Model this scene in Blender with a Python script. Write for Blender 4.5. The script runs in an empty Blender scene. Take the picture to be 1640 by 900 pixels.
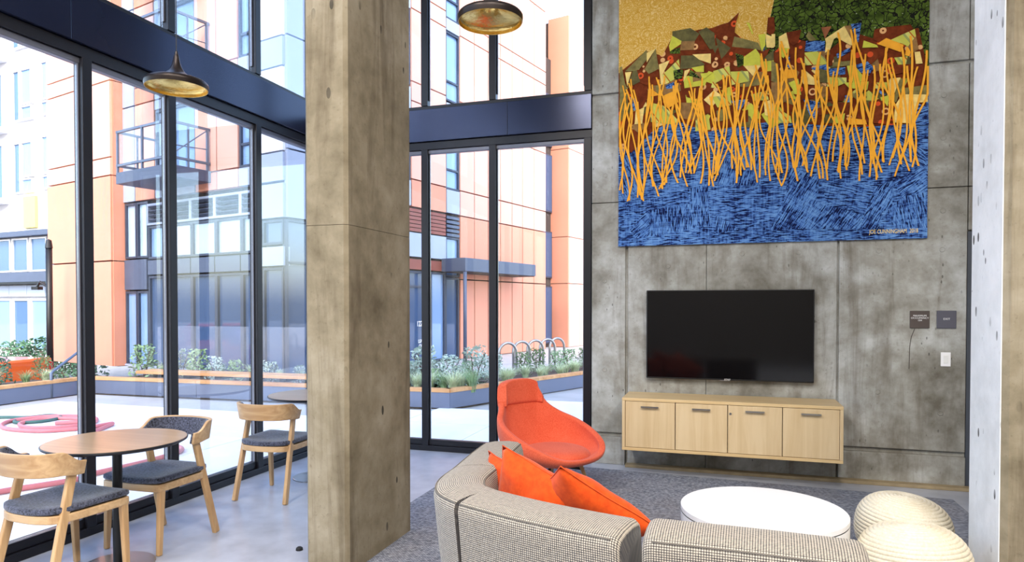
import bpy, bmesh, math, random
from mathutils import Vector, Matrix, noise
R_ = math.radians
scn = bpy.context.scene
COL = scn.collection
random.seed(7)

# ------------------------------------------------------------------ camera
cam_d = bpy.data.cameras.new('camera')
cam_d.sensor_fit = 'HORIZONTAL'; cam_d.sensor_width = 36.0
cam_d.lens = 36.0 * 1078.0 / 1640.0
cam_d.shift_y = 57.0 / 1640.0
cam_d.clip_end = 300
cam = bpy.data.objects.new('camera', cam_d); COL.objects.link(cam)
cam.location = (0, 0, 1.52)
cam.rotation_euler = (R_(89.0), 0, R_(17.5))
scn.camera = cam

# ------------------------------------------------------------------ sky, sun, exposure
SUN_EL, SUN_AZ = 38.0, Vector((0.5, -0.866))          # where the sun stands (plan direction)
wd = bpy.data.worlds.new('sky'); scn.world = wd; wd.use_nodes = True
wn = wd.node_tree; wn.nodes.clear()
sky = wn.nodes.new('ShaderNodeTexSky'); sky.sky_type = 'NISHITA'; sky.sun_disc = False
sky.sun_elevation = R_(SUN_EL); sky.sun_rotation = math.atan2(SUN_AZ.x, SUN_AZ.y)
sky.air_density = 1.0; sky.dust_density = 3.0; sky.ozone_density = 1.0
bg = wn.nodes.new('ShaderNodeBackground'); bg.inputs[1].default_value = 0.78
wo = wn.nodes.new('ShaderNodeOutputWorld')
wn.links.new(sky.outputs[0], bg.inputs[0]); wn.links.new(bg.outputs[0], wo.inputs[0])
sd = bpy.data.lights.new('sun', 'SUN'); sd.energy = 1.0; sd.angle = R_(1.0); sd.color = (1.0, 0.95, 0.87)
so = bpy.data.objects.new('sun', sd); COL.objects.link(so)
_d = -Vector((SUN_AZ.x * math.cos(R_(SUN_EL)), SUN_AZ.y * math.cos(R_(SUN_EL)), math.sin(R_(SUN_EL))))
so.rotation_euler = _d.to_track_quat('-Z', 'Y').to_euler()
so.location = (6, -12, 20)
FILL_W = 102.0                                          # watts of each added fill lamp
scn.view_settings.view_transform = 'Standard'; scn.view_settings.look = 'None'
scn.view_settings.exposure = 0.45; scn.view_settings.gamma = 1.0
scn.view_settings.use_curve_mapping = False
scn.cycles.max_bounces = 8; scn.cycles.diffuse_bounces = 4; scn.cycles.glossy_bounces = 4
scn.cycles.transparent_max_bounces = 16; scn.cycles.transmission_bounces = 4
scn.cycles.sample_clamp_indirect = 6.0; scn.cycles.caustics_reflective = False; scn.cycles.caustics_refractive = False
scn.cycles.use_denoising = True

# ------------------------------------------------------------------ object helpers
def tag(o, label=None, cat=None, group=None, kind=None):
    if label: o['label'] = label
    if cat: o['category'] = cat
    if group: o['group'] = group
    if kind: o['kind'] = kind
    return o
def empty(name, loc=(0, 0, 0), rz=0.0, label=None, cat=None, group=None, kind=None, parent=None):
    o = bpy.data.objects.new(name, None); COL.objects.link(o); o.empty_display_size = .05
    o.location = loc; o.rotation_euler = (0, 0, rz)
    if parent: o.parent = parent
    return tag(o, label, cat, group, kind)
def link(name, me, m=None, parent=None, loc=None, rot=None):
    o = bpy.data.objects.new(name, me); COL.objects.link(o)
    if parent: o.parent = parent
    if loc is not None: o.location = loc
    if rot is not None: o.rotation_euler = rot
    if m is not None and not me.materials: me.materials.append(m)
    return o
def copy_tree(o, parent=None):
    c = o.copy(); COL.objects.link(c)
    if parent: c.parent = parent
    for ch in list(o.children): copy_tree(ch, c)
    return c

class MB:
    """collects faces into one mesh"""
    def __init__(s): s.v = []; s.f = []; s.uv = None
    def box(s, x0, x1, y0, y1, z0, z1, M=None):
        b = len(s.v)
        for p in ((x0,y0,z0),(x1,y0,z0),(x1,y1,z0),(x0,y1,z0),(x0,y0,z1),(x1,y0,z1),(x1,y1,z1),(x0,y1,z1)):
            s.v.append(M @ Vector(p) if M else Vector(p))
        for f in ((0,3,2,1),(4,5,6,7),(0,1,5,4),(1,2,6,5),(2,3,7,6),(3,0,4,7)): s.f.append([b+i for i in f])
        return s
    def bar(s, p0, p1, w, d, up=(0,0,1), w1=None, d1=None):
        """rectangular bar from p0 to p1 (w along side axis, d along the other)"""
        p0, p1 = Vector(p0), Vector(p1); t = (p1-p0).normalized(); u = Vector(up)
        if abs(t.dot(u)) > .99: u = Vector((0,1,0))
        a = t.cross(u).normalized(); c = a.cross(t).normalized(); b = len(s.v)
        w1 = w if w1 is None else w1; d1 = d if d1 is None else d1
        for p, ww, dd in ((p0,w,d),(p1,w1,d1)):
            for i,j in ((-1,-1),(1,-1),(1,1),(-1,1)): s.v.append(p + a*ww*.5*i + c*dd*.5*j)
        for f in ((0,1,2,3),(4,7,6,5),(0,4,5,1),(1,5,6,2),(2,6,7,3),(3,7,4,0)): s.f.append([b+i for i in f])
        return s
    def tube(s, pts, r, n=8, closed=False, caps=True):
        pts = [Vector(p) for p in pts]; b = len(s.v); N = len(pts); ref = None
        for i, p in enumerate(pts):
            if closed: t = pts[(i+1)%N]-pts[i-1]
            else: t = pts[min(i+1,N-1)]-pts[max(i-1,0)]
            t.normalize()
            if ref is None: ref = t.orthogonal().normalized()
            ref = (ref - t*ref.dot(t)).normalized(); c = t.cross(ref)
            rr = r(i/(N-1)) if callable(r) else r
            for k in range(n):
                a = 2*math.pi*k/n; s.v.append(p + (ref*math.cos(a)+c*math.sin(a))*rr)
        for i in range(N if closed else N-1):
            j = (i+1)%N
            for k in range(n):
                l = (k+1)%n; s.f.append([b+i*n+k, b+i*n+l, b+j*n+l, b+j*n+k])
        if caps and not closed:
            s.f.append([b+k for k in range(n)][::-1]); s.f.append([b+(N-1)*n+k for k in range(n)])
        return s
    def lathe(s, prof, n=32, c=(0,0,0)):
        b = len(s.v); c = Vector(c)
        for r, z in prof:
            for k in range(n):
                a = 2*math.pi*k/n; s.v.append(c + Vector((r*math.cos(a), r*math.sin(a), z)))
        for i in range(len(prof)-1):
            for k in range(n):
                l = (k+1)%n; s.f.append([b+i*n+k, b+i*n+l, b+(i+1)*n+l, b+(i+1)*n+k])
        return s
    def cap(s, n, at):                       # n-gon from ring starting at index
        s.f.append([at+k for k in range(n)]); return s
    def prism(s, poly, z0, z1, M=None):
        b = len(s.v); n = len(poly)
        for z in (z0, z1):
            for p in poly:
                q = Vector((p[0], p[1], z)); s.v.append(M @ q if M else q)
        s.f.append([b+i for i in range(n)][::-1]); s.f.append([b+n+i for i in range(n)])
        for i in range(n):
            j = (i+1)%n; s.f.append([b+i, b+j, b+n+j, b+n+i])
        return s
    def grid(s, rows, close_u=False):
        b = len(s.v); n = len(rows[0])
        for r in rows:
            for p in r: s.v.append(Vector(p))
        for i in range(len(rows)-1):
            for k in range(n if close_u else n-1):
                l = (k+1)%n; s.f.append([b+i*n+k, b+i*n+l, b+(i+1)*n+l, b+(i+1)*n+k])
        return s
    def mesh(s, name, smooth=False, fix=True):
        me = bpy.data.meshes.new(name); me.from_pydata([tuple(p) for p in s.v], [], s.f)
        if fix:
            bm = bmesh.new(); bm.from_mesh(me); bmesh.ops.recalc_face_normals(bm, faces=bm.faces); bm.to_mesh(me); bm.free()
        if smooth:
            for p in me.polygons: p.use_smooth = True
        me.update(); return me
    def build(s, name, m, parent=None, loc=None, rot=None, smooth=False, bevel=0, seg=2, sub=0, angle=None, fix=True):
        o = link(name, s.mesh(name, smooth, fix), m, parent, loc, rot)
        if bevel:
            md = o.modifiers.new('bevel', 'BEVEL'); md.width = bevel; md.segments = seg; md.limit_method = 'ANGLE'; md.angle_limit = R_(angle or 35)
            md.harden_normals = False
        if sub:
            md = o.modifiers.new('sub', 'SUBSURF'); md.levels = sub; md.render_levels = sub
        return o
def box(name, m, x0, x1, y0, y1, z0, z1, parent=None, bevel=0, **k):
    return MB().box(x0,x1,y0,y1,z0,z1).build(name, m, parent, bevel=bevel, **k)
def catmull(pts, n=8, closed=False):
    P = [Vector(p) for p in pts]; out = []; N = len(P)
    for i in range(N if closed else N-1):
        if closed: a,b,c,d = P[i-1],P[i],P[(i+1)%N],P[(i+2)%N]
        else: a,b,c,d = P[max(i-1,0)],P[i],P[i+1],P[min(i+2,N-1)]
        for k in range(n):
            t = k/n
            out.append(.5*((2*b)+(c-a)*t+(2*a-5*b+4*c-d)*t*t+(3*b-a-3*c+d)*t**3))
    if not closed: out.append(P[-1].copy())
    return out
def text_obj(name, txt, size, m, parent, loc, rot, extrude=.0008, align='CENTER', spacing=1.0, line=1.0, sx=1.0):
    cu = bpy.data.curves.new('t', 'FONT'); cu.body = txt; cu.size = size; cu.extrude = extrude
    cu.align_x = align; cu.align_y = 'CENTER'; cu.space_character = spacing; cu.space_line = line
    t = bpy.data.objects.new('t', cu); COL.objects.link(t)
    dg = bpy.context.evaluated_depsgraph_get(); dg.update()
    me = bpy.data.meshes.new_from_object(t.evaluated_get(dg)); me.name = name
    bpy.data.objects.remove(t); bpy.data.curves.remove(cu)
    me.transform(Matrix.Diagonal((sx, 1, 1, 1))); me.materials.clear()
    return link(name, me, m, parent, loc, rot)

# ------------------------------------------------------------------ material helpers
def srgb(r, g, b):
    f = lambda c: (c/255/12.92) if c/255 <= .04045 else ((c/255+.055)/1.055)**2.4
    return (f(r), f(g), f(b), 1.0)
class NT:
    def __init__(s, name):
        s.m = bpy.data.materials.new(name); s.m.use_nodes = True; s.t = s.m.node_tree; s.t.nodes.clear()
        s.out = s.t.nodes.new('ShaderNodeOutputMaterial')
    def n(s, typ, ins=None, **props):
        nd = s.t.nodes.new('ShaderNode'+typ)
        for k, v in props.items(): setattr(nd, k, v)
        for k, v in (ins or {}).items():
            sk = nd.inputs[k]
            if isinstance(v, bpy.types.NodeSocket): s.t.links.new(v, sk)
            elif isinstance(v, bpy.types.Node): s.t.links.new(v.outputs[0], sk)
            else: sk.default_value = v
        return nd
    def coord(s, kind='Object', scale=(1,1,1), rot=(0,0,0), loc=(0,0,0)):
        tc = s.n('TexCoord')
        return s.n('Mapping', {0: tc.outputs[kind], 'Scale': scale, 'Rotation': rot, 'Location': loc}).outputs[0]
    def world(s, scale=(1,1,1), rot=(0,0,0)):
        g = s.n('NewGeometry')
        return s.n('Mapping', {0: g.outputs['Position'], 'Scale': scale, 'Rotation': rot}).outputs[0]
    def noise(s, v, scale, detail=4, rough=.55, dist=0.0):
        return s.n('TexNoise', {'Vector': v, 'Scale': scale, 'Detail': detail, 'Roughness': rough, 'Distortion': dist}).outputs[0]
    def ramp(s, fac, stops, interp='LINEAR'):
        nd = s.n('ValToRGB', {0: fac}); r = nd.color_ramp; r.interpolation = interp
        while len(r.elements) < len(stops): r.elements.new(.5)
        for e, (p, c) in zip(r.elements, stops):
            e.position = p; e.color = c if len(c) == 4 else (*c, 1)
        return nd.outputs[0]
    def mix(s, fac, a, b, blend='MIX'):
        nd = s.n('Mix', data_type='RGBA', blend_type=blend)
        for k, v in ((0, fac), (6, a), (7, b)):
            if isinstance(v, bpy.types.NodeSocket): s.t.links.new(v, nd.inputs[k])
            else: nd.inputs[k].default_value = v
        return nd.outputs[2]
    def math(s, op, a, b=0.0, clamp=False):
        nd = s.n('Math', operation=op, use_clamp=clamp)
        for k, v in ((0, a), (1, b)):
            if isinstance(v, bpy.types.NodeSocket): s.t.links.new(v, nd.inputs[k])
            else: nd.inputs[k].default_value = v
        return nd.outputs[0]
    def bump(s, h, strength=.3, dist=.01):
        return s.n('Bump', {'Height': h, 'Strength': strength, 'Distance': dist}).outputs[0]
    def fin(s, color, rough=.5, normal=None, metallic=0.0, spec=.5, coat=0.0, sheen=0.0, trans=0.0, emis=None, es=0.0):
        b = s.n('BsdfPrincipled', {'Base Color': color, 'Roughness': rough, 'Metallic': metallic, 'Specular IOR Level': spec,
                                   'Coat Weight': coat, 'Sheen Weight': sheen})
        if normal is not None: s.t.links.new(normal, b.inputs['Normal'])
        if emis is not None: b.inputs['Emission Color'].default_value = emis; b.inputs['Emission Strength'].default_value = es
        s.t.links.new(b.outputs[0], s.out.inputs[0]); return s.m
def plain(name, c, rough=.5, metallic=0.0, spec=.5, coat=0.0, sheen=0.0, vary=.12, scale=6.0, bump=0.0, bscale=80):
    t = NT(name); v = t.coord(); f = t.noise(v, scale, 4)
    lo = tuple(x*(1-vary) for x in c[:3])+(1,); hi = tuple(min(1, x*(1+vary)) for x in c[:3])+(1,)
    col = t.ramp(f, [(.3, lo), (.7, hi)])
    nm = t.bump(t.noise(v, bscale, 3), bump, .004) if bump else None
    return t.fin(col, rough, nm, metallic, spec, coat, sheen)
M = {}
def concrete(name, lo, mid, hi, stain, streak=.5, rough=.8, holes=.6, holescale=22, hr=.13):
    t = NT(name); v = t.world()
    a = t.noise(v, 1.3, 8, .62, .4); b = t.noise(v, 7, 6, .6)
    col = t.ramp(t.math('ADD', t.math('MULTIPLY', a, .65), t.math('MULTIPLY', b, .35)), [(.33, lo), (.5, mid), (.66, hi)])
    sv = t.world(scale=(5.5, 5.5, .55)); st = t.noise(sv, 1.0, 6, .65, .6)
    col = t.mix(t.math('MULTIPLY', t.ramp(st, [(.52, (0,0,0)), (.72, (1,1,1))]), streak), col, stain)
    sp = t.ramp(t.noise(v, 34, 3, .7), [(.60, (0,0,0)), (.72, (1,1,1))])
    col = t.mix(t.math('MULTIPLY', sp, .28), col, stain)
    hv = t.world(scale=(1, 1, .45)); vo = t.n('TexVoronoi', {'Vector': hv, 'Scale': holescale, 'Randomness': 1.0})
    msk = t.ramp(t.noise(v, 2.6, 3), [(.46, (0,0,0)), (.62, (1,1,1))])
    hole = t.math('MULTIPLY', t.math('LESS_THAN', vo.outputs['Distance'], hr), msk)
    hole = t.math('MULTIPLY', hole, t.math('GREATER_THAN', t.n('SeparateColor', {0: vo.outputs['Color']}).outputs[0], .45))
    col = t.mix(t.math('MULTIPLY', hole, holes), col, (.02, .018, .014, 1))
    h = t.math('SUBTRACT', t.math('MULTIPLY', b, .5), hole)
    nm = t.bump(h, .35, .006)
    return t.fin(col, rough, nm, spec=.3)
M['concrete'] = concrete('board formed concrete', srgb(100,95,84), srgb(152,151,144), srgb(194,197,196), srgb(88,76,58), .65)
M['column'] = concrete('tan column concrete', srgb(102,92,72), srgb(138,127,105), srgb(164,154,134), srgb(76,62,44), .75, holes=.9, holescale=12, hr=.17)
M['pale_column'] = concrete('pale pitted concrete', srgb(205,207,208), srgb(226,228,230), srgb(240,241,243), srgb(196,196,196), .3, holes=.9, holescale=14, hr=.17)
def floor_mat():
    t = NT('polished concrete floor'); v = t.world(); a = t.noise(v, .8, 3, .5); b = t.noise(v, 7, 3, .5)
    col = t.ramp(t.math('ADD', t.math('MULTIPLY', a, .7), t.math('MULTIPLY', b, .3)), [(.34, srgb(146,150,162)), (.5, srgb(170,175,188)), (.66, srgb(192,196,206))])
    rg = t.ramp(a, [(.3, (.26,)*3), (.7, (.38,)*3)])
    return t.fin(col, rg, t.bump(b, .06, .003), spec=.5)
M['floor'] = floor_mat()
M['kerb'] = plain('floor kerb concrete', srgb(150,134,104), .7, vary=.2, scale=9)
M['dark_metal'] = plain('dark bronze metal', srgb(26,26,33), .38, .3, vary=.1)
M['spandrel'] = plain('blue black painted metal', srgb(32,39,64), .2, .5, vary=.08, scale=2)
M['edge_metal'] = plain('grey glazing bead', srgb(112,114,124), .4, .5, vary=.05)
M['black'] = plain('black powder coat', srgb(22,23,26), .4, .2, vary=.1)
M['white_paint'] = plain('white paint', srgb(232,232,230), .6, vary=.02)
M['ceiling'] = plain('pale ceiling', srgb(205,203,198), .8, vary=.04)
M['room_wall'] = plain('grey plaster wall', srgb(120,116,110), .8, vary=.06)
def glass(name, tint, refl=1.0):
    t = NT(name); tr = t.n('BsdfTransparent', {0: tint}); gl = t.n('BsdfGlossy', {0: (1,1,1,1), 'Roughness': .004})
    fr = t.n('Fresnel', {0: 1.45}); fac = t.math('MULTIPLY', fr.outputs[0], refl)
    mx = t.n('MixShader', {0: fac, 1: tr, 2: gl}); t.t.links.new(mx.outputs[0], t.out.inputs[0]); return t.m
M['glass'] = glass('clear window glass', (.965, .98, .99, 1), .18)
def far_glass(name, c, k=.45):
    t = NT(name); d = t.n('BsdfDiffuse', {0: c}); g = t.n('BsdfGlossy', {0: (.9,.95,1,1), 'Roughness': .03})
    mx = t.n('MixShader', {0: k, 1: d, 2: g}); t.t.links.new(mx.outputs[0], t.out.inputs[0]); return t.m
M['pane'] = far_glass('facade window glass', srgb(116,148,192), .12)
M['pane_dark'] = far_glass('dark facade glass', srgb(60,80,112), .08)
M['pane_mid'] = far_glass('mid blue window glass', srgb(74,102,140), .12)  # deeper blue glass for some white building windows
M['frame_dark'] = plain('dark window frame', srgb(54,62,80), .45, .2, vary=.05)
M['pane_light'] = far_glass('curtained facade glass', srgb(158,182,212), .15)
def wood(name, c0, c1, scale=18, rough=.42, axis='Z'):
    t = NT(name); sc = {'X': (.06,1,1), 'Y': (1,.06,1), 'Z': (1,1,.06)}[axis]
    v = t.coord(scale=sc); a = t.noise(v, scale, 6, .6, .8); b = t.noise(t.coord(), 2.0, 3)
    col = t.ramp(t.math('ADD', t.math('MULTIPLY', a, .7), t.math('MULTIPLY', b, .3)), [(.35, c0), (.62, c1)])
    return t.fin(col, rough, t.bump(a, .05, .002), spec=.4)
M['oak'] = wood('oiled oak', srgb(172,132,88), srgb(208,172,126), 22)
M['oak_h'] = wood('oiled oak horizontal', srgb(176,138,96), srgb(210,176,132), 22, axis='X')
M['maple'] = wood('maple veneer', srgb(204,176,132), srgb(222,198,158), 14, .4)
M['maple_h'] = wood('maple veneer edge', srgb(206,174,122), srgb(222,194,146), 14, .4, 'X')
M['table_top'] = wood('oak laminate top', srgb(158,128,98), srgb(184,154,122), 9, .3, 'X')
M['timber'] = wood('outdoor timber cap', srgb(186,132,84), srgb(214,166,116), 8, .6, 'X')
M['brass'] = plain('hammered brass', srgb(232,198,118), .2, 1.0, vary=.08, bump=.6, bscale=60)
M['pend_black'] = plain('black patinated brass', srgb(46,38,36), .35, .6, vary=.15)
M['steel'] = plain('brushed steel', srgb(160,158,156), .3, .9, vary=.05)
def fabric(name, c0, c1, scale=140, rough=.9, sheen=.3, bump=.4):
    t = NT(name); v = t.coord(); a = t.noise(v, scale, 3, .7); b = t.noise(v, 5, 3)
    col = t.ramp(t.math('ADD', t.math('MULTIPLY', a, .75), t.math('MULTIPLY', b, .25)), [(.38, c0), (.62, c1)])
    return t.fin(col, rough, t.bump(a, bump, .003), spec=.2, sheen=sheen)
M['seat_fabric'] = fabric('charcoal flecked wool', srgb(9,10,17), srgb(92,96,116), 95, bump=.6)
M['orange_wool'] = fabric('coral orange wool', srgb(212,84,54), srgb(230,108,78), 120, bump=.15, sheen=.15)
M['orange_velvet'] = fabric('orange velvet', srgb(196,64,8), srgb(216,80,16), 30, .8, .15, .1)
def weave():
    t = NT('beige black basket weave'); tc = t.n('TexCoord'); sp = t.n('SeparateXYZ', {0: tc.outputs['UV']})
    u, v = sp.outputs[0], sp.outputs[1]
    su = t.math('SINE', t.math('MULTIPLY', u, 2*math.pi/.0085)); sv = t.math('SINE', t.math('MULTIPLY', v, 2*math.pi/.0085))
    pr = t.math('MULTIPLY', t.math('ADD', su, 1.0), t.math('ADD', sv, 1.0))
    nz = t.noise(tc.outputs['UV'], 60, 3)
    f = t.math('ADD', t.math('MULTIPLY', pr, .3), t.math('MULTIPLY', nz, .35))
    col = t.ramp(f, [(.16, srgb(58,56,58)), (.66, srgb(192,181,165))])
    return t.fin(col, .9, t.bump(pr, .35, .002), spec=.15, sheen=.2)
M['weave'] = weave()
M['seam'] = plain('grey piping', srgb(112,106,98), .9, vary=.1)
def rope_mat():
    t = NT('cream wound rope'); v = t.coord(); a = t.noise(v, 3, 3); b = t.noise(v, 90, 3, .7)
    col = t.ramp(t.math('ADD', t.math('MULTIPLY', a, .5), t.math('MULTIPLY', b, .5)), [(.35, srgb(206,194,168)), (.65, srgb(232,226,210))])
    return t.fin(col, .85, t.bump(b, .3, .002), spec=.2)
M['rope'] = rope_mat()
M['white_gloss'] = plain('white lacquer', srgb(243,243,245), .35, vary=.01)
def rug_mat():
    t = NT('grey woven rug'); v = t.world(); b = t.n('TexBrick', {'Vector': t.world(scale=(1,1,0)), 'Scale': 26.0, 'Mortar Size': .035, 'Color1': (.3,.3,.3,1), 'Color2': (.8,.8,.8,1), 'Mortar': (0,0,0,1), 'Bias': 0.0})
    n1 = t.noise(v, 45, 3, .7); n2 = t.noise(v, 1.4, 4)
    f = t.math('ADD', t.math('MULTIPLY', b.outputs[0], .45), t.math('MULTIPLY', n1, .55))
    col = t.ramp(f, [(.22, srgb(58,62,73)), (.45, srgb(128,133,148)), (.72, srgb(190,194,204))])
    col = t.mix(t.math('MULTIPLY', t.ramp(n2, [(.45, (0,0,0)), (.7, (1,1,1))]), .3), col, srgb(120,104,90))
    return t.fin(col, .95, t.bump(f, .7, .006), spec=.1)
M['rug'] = rug_mat()
M['screen'] = plain('black tv screen', (.003,.003,.004,1), .08, spec=.35, vary=0.0)
M['sign_brown'] = plain('dark brown sign', srgb(74,64,60), .5, vary=.06)
M['sign_grey'] = plain('dark grey sign', srgb(82,82,94), .5, vary=.04)
M['letter'] = plain('white lettering', srgb(236,236,236), .6, vary=0.0)
M['door_grey'] = plain('slate painted door', srgb(64,70,80), .45, vary=.04)
# quilt fabrics
def q_yellow():
    t = NT('yellow batik'); v = t.coord(); vo = t.n('TexVoronoi', {'Vector': v, 'Scale': 7.0}).outputs['Distance']
    w = t.math('SINE', t.math('MULTIPLY', vo, 60.0)); n = t.noise(v, 22, 5, .75, 3.0)
    f = t.math('ADD', t.math('MULTIPLY', w, .05), n)
    return t.fin(t.ramp(f, [(.36, srgb(200,152,54)), (.52, srgb(214,170,78)), (.66, srgb(234,208,144))]), .9, spec=.1)
def q_green():
    t = NT('green crackle batik'); v = t.coord(); vo = t.n('TexVoronoi', {'Vector': t.mix(.12, v, t.n('TexNoise', {'Vector': v, 'Scale': 9.0}).outputs[1]), 'Scale': 24.0}, feature='DISTANCE_TO_EDGE').outputs['Distance']
    n = t.noise(v, 12, 4); col = t.ramp(n, [(.35, srgb(44,58,20)), (.6, srgb(88,110,42))])
    k = t.math('LESS_THAN', vo, t.math('MULTIPLY', n, .13)); col = t.mix(k, col, srgb(26,26,22))
    s = t.math('GREATER_THAN', t.noise(v, 46, 2), .71); col = t.mix(s, col, srgb(176,186,150))
    return t.fin(col, .9, spec=.1)
def q_blue(a):
    t = NT('blue hatched cloth'); v = t.coord(rot=(0, R_(a), 0)); w = t.n('Mapping', {0: v, 'Scale': (12, 1, 105)}).outputs[0]
    n = t.noise(w, 1.0, 3, .6, .7); w2 = t.n('Mapping', {0: v, 'Scale': (60, 1, 6)}).outputs[0]; n2 = t.noise(w2, 1.0, 2)
    big = t.noise(t.coord(), 5, 2)
    f = t.math('ADD', t.math('ADD', t.math('MULTIPLY', n, .8), t.math('MULTIPLY', n2, .2)), t.math('MULTIPLY', t.math('SUBTRACT', big, .5), .25))
    return t.fin(t.ramp(f, [(.43, srgb(18,24,58)), (.47, srgb(36,60,124)), (.51, srgb(78,120,186)), (.66, srgb(112,156,208))]), .9, spec=.1)
def q_rings():
    t = NT('brown ring print'); v = t.coord(); vo = t.n('TexVoronoi', {'Vector': v, 'Scale': 11.0, 'Randomness': .7})
    d = vo.outputs['Distance']; k = t.math('MULTIPLY', t.math('GREATER_THAN', d, .2), t.math('LESS_THAN', d, .34))
    s = t.n('SeparateColor', {0: vo.outputs['Color']}).outputs[0]
    rc = t.ramp(s, [(.0, srgb(214,84,44)), (.5, srgb(226,176,118)), (1, srgb(226,176,118))], 'CONSTANT')
    col = t.mix(k, t.ramp(t.noise(v, 20, 3), [(.35, srgb(96,42,22)), (.65, srgb(124,58,30))]), rc)
    return t.fin(col, .9, spec=.1)
def q_stripe():
    t = NT('lime rust stripe'); v = t.coord(rot=(0, R_(35), 0)); x = t.n('SeparateXYZ', {0: v}).outputs[0]
    f = t.math('FRACT', t.math('MULTIPLY', x, 7.0))
    return t.fin(t.ramp(f, [(0, srgb(192,192,84)), (.3, srgb(152,160,96)), (.42, srgb(206,206,110)), (.62, srgb(178,96,40)), (.68, srgb(196,196,90))], 'CONSTANT'), .9, spec=.1)
M['qY'] = q_yellow(); M['qG'] = q_green(); M['qB'] = q_rings(); M['qS'] = q_stripe()
M['qO'] = plain('olive mottled cloth', srgb(122,112,62), .9, vary=.35, scale=22)
M['qM'] = plain('dark olive cloth', srgb(92,86,46), .9, vary=.35, scale=22)
M['qN'] = plain('tan brown cloth', srgb(140,104,58), .9, vary=.3, scale=22)
M['qL'] = plain('lime cloth', srgb(196,196,66), .9, vary=.12, scale=20)
M['qP'] = plain('pale yellow cloth', srgb(234,206,122), .9, vary=.15, scale=24)
M['qR'] = plain('orange yellow cloth', srgb(240,168,42), .9, vary=.06, scale=20)
M['qT'] = plain('rust cloth', srgb(150,88,52), .9, vary=.3, scale=20)
QB = {}
def blue(a):
    if a not in QB: QB[a] = q_blue(a)
    return QB[a]
# outside
M['patio'] = plain('pale paving slab', srgb(236,235,234), .8, vary=.05, scale=2)
M['ground'] = plain('courtyard ground', srgb(176,174,172), .9, vary=.1, scale=2)
M['street'] = plain('asphalt', srgb(150,150,152), .9, vary=.1, scale=2)
M['planter'] = plain('grey planter metal', srgb(104,112,134), .5, .2, vary=.06, scale=1.5)
M['soil'] = plain('mulch', srgb(92,80,70), .95, vary=.3, scale=30)
M['panel'] = plain('orange facade panel', srgb(198,134,110), .6, vary=.05, scale=.7)
M['panel_sunlit'] = plain('sunlit salmon facade panel', srgb(210,160,144), .6, vary=.04, scale=.7)  # salmon, with sunlight on the upper facades put into the colour
M['panel_grey'] = plain('slate facade panel', srgb(146,158,182), .5, vary=.05, scale=.8)
M['panel_dark'] = plain('dark slate panel', srgb(74,84,106), .45, .2, vary=.06)
M['red_slat'] = plain('dark red slat', srgb(122,62,52), .6, vary=.1)
M['bld_white'] = plain('white render', srgb(206,208,214), .8, vary=.02)
M['bld_yellow'] = plain('yellow panel', srgb(240,214,110), .7, vary=.03)
M['rail'] = plain('grey galvanised rail', srgb(96,108,128), .45, .4, vary=.05)
M['backing'] = plain('dark joint backing', srgb(60,52,50), .9, vary=.05)
M['leaf_pale'] = plain('pale grass blade', srgb(206,218,178), .7, vary=.25, scale=9)
M['leaf_green'] = plain('green leaf', srgb(138,166,120), .6, vary=.3, scale=9)
M['leaf_dark'] = plain('dark green leaf', srgb(72,108,80), .6, vary=.3, scale=9)
M['leaf_blue'] = plain('grey green leaf', srgb(176,194,182), .6, vary=.25, scale=9)
M['truck'] = plain('orange truck paint', srgb(228,96,30), .3, vary=.03, coat=.5)
M['tail'] = plain('red lamp lens', srgb(170,24,30), .2, vary=0)
M['blue_pl'] = plain('blue plastic', srgb(70,84,190), .4, vary=.03)
M['hose_red'] = plain('faded red hose', srgb(206,120,124), .5, vary=.06)
M['hose_green'] = plain('green hose', srgb(60,98,92), .5, vary=.06)
M['rubber'] = plain('black rubber', srgb(24,24,26), .7, vary=.1)

# ================================================================== THE SETTING
# plan: x to the right along the tv wall (y = 6.4), window wall one on x = -3.97, window wall two on y = 6.4
WX, WY, ZC = -3.97, 6.40, 5.40
box('floor', M['floor'], -4.02, 5.2, -5.2, 6.42, -.12, 0)['kind'] = 'structure'
box('ceiling', M['ceiling'], -4.25, 5.4, -5.4, 6.75, ZC, ZC+.3)['kind'] = 'structure'
box('wall_upper_shade', M['bld_white'], -4.25, 9.0, -9.0, 6.75, ZC+.3, 17.0)['kind'] = 'structure'  # unseen upper floors, added to shade the patio and lower facade
box('wall_right', M['room_wall'], 5.2, 5.4, -5.4, 6.75, -.1, ZC)['kind'] = 'structure'
box('wall_front', M['room_wall'], -4.25, 5.4, -5.4, -5.2, -.1, ZC)['kind'] = 'structure'

# ---- concrete tv wall, panel by panel with recessed joints, opening for a door
wall = empty('wall_back', (0, 0, 0), kind='structure')
mb = MB(); mb.box(-1.215, 1.905, WY+.03, 6.75, 0, ZC); mb.box(1.905, 2.9, WY+.03, 6.75, 2.125, ZC); mb.box(2.9, 5.2, WY+.03, 6.75, 0, ZC)
mb.build('wall_core', M['concrete'], wall)
def wpanel(x0, x1, z0, z1, dy=0.0, b=.006):
    return box('concrete_panel', M['concrete'], x0, x1, WY-dy, WY+.04, z0, z1, wall, bevel=b)
rows = [(.300, 2.488), (2.494, 3.502), (3.528, ZC)]
for x0, x1 in ((-1.215, -.893), (-.868, -.1585), (-.1555, .930), (.946, 1.900)):
    wpanel(x0, x1, 0.0, .262, .012)
    for z0, z1 in rows: wpanel(x0, x1, z0, z1)
for z0, z1 in ((2.135, 2.488), (2.494, 3.502), (3.528, ZC)): wpanel(1.906, 2.9, z0, z1)
for z0, z1 in ((0.0, .262),) + tuple(rows): wpanel(2.906, 5.2, z0, z1)
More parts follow.
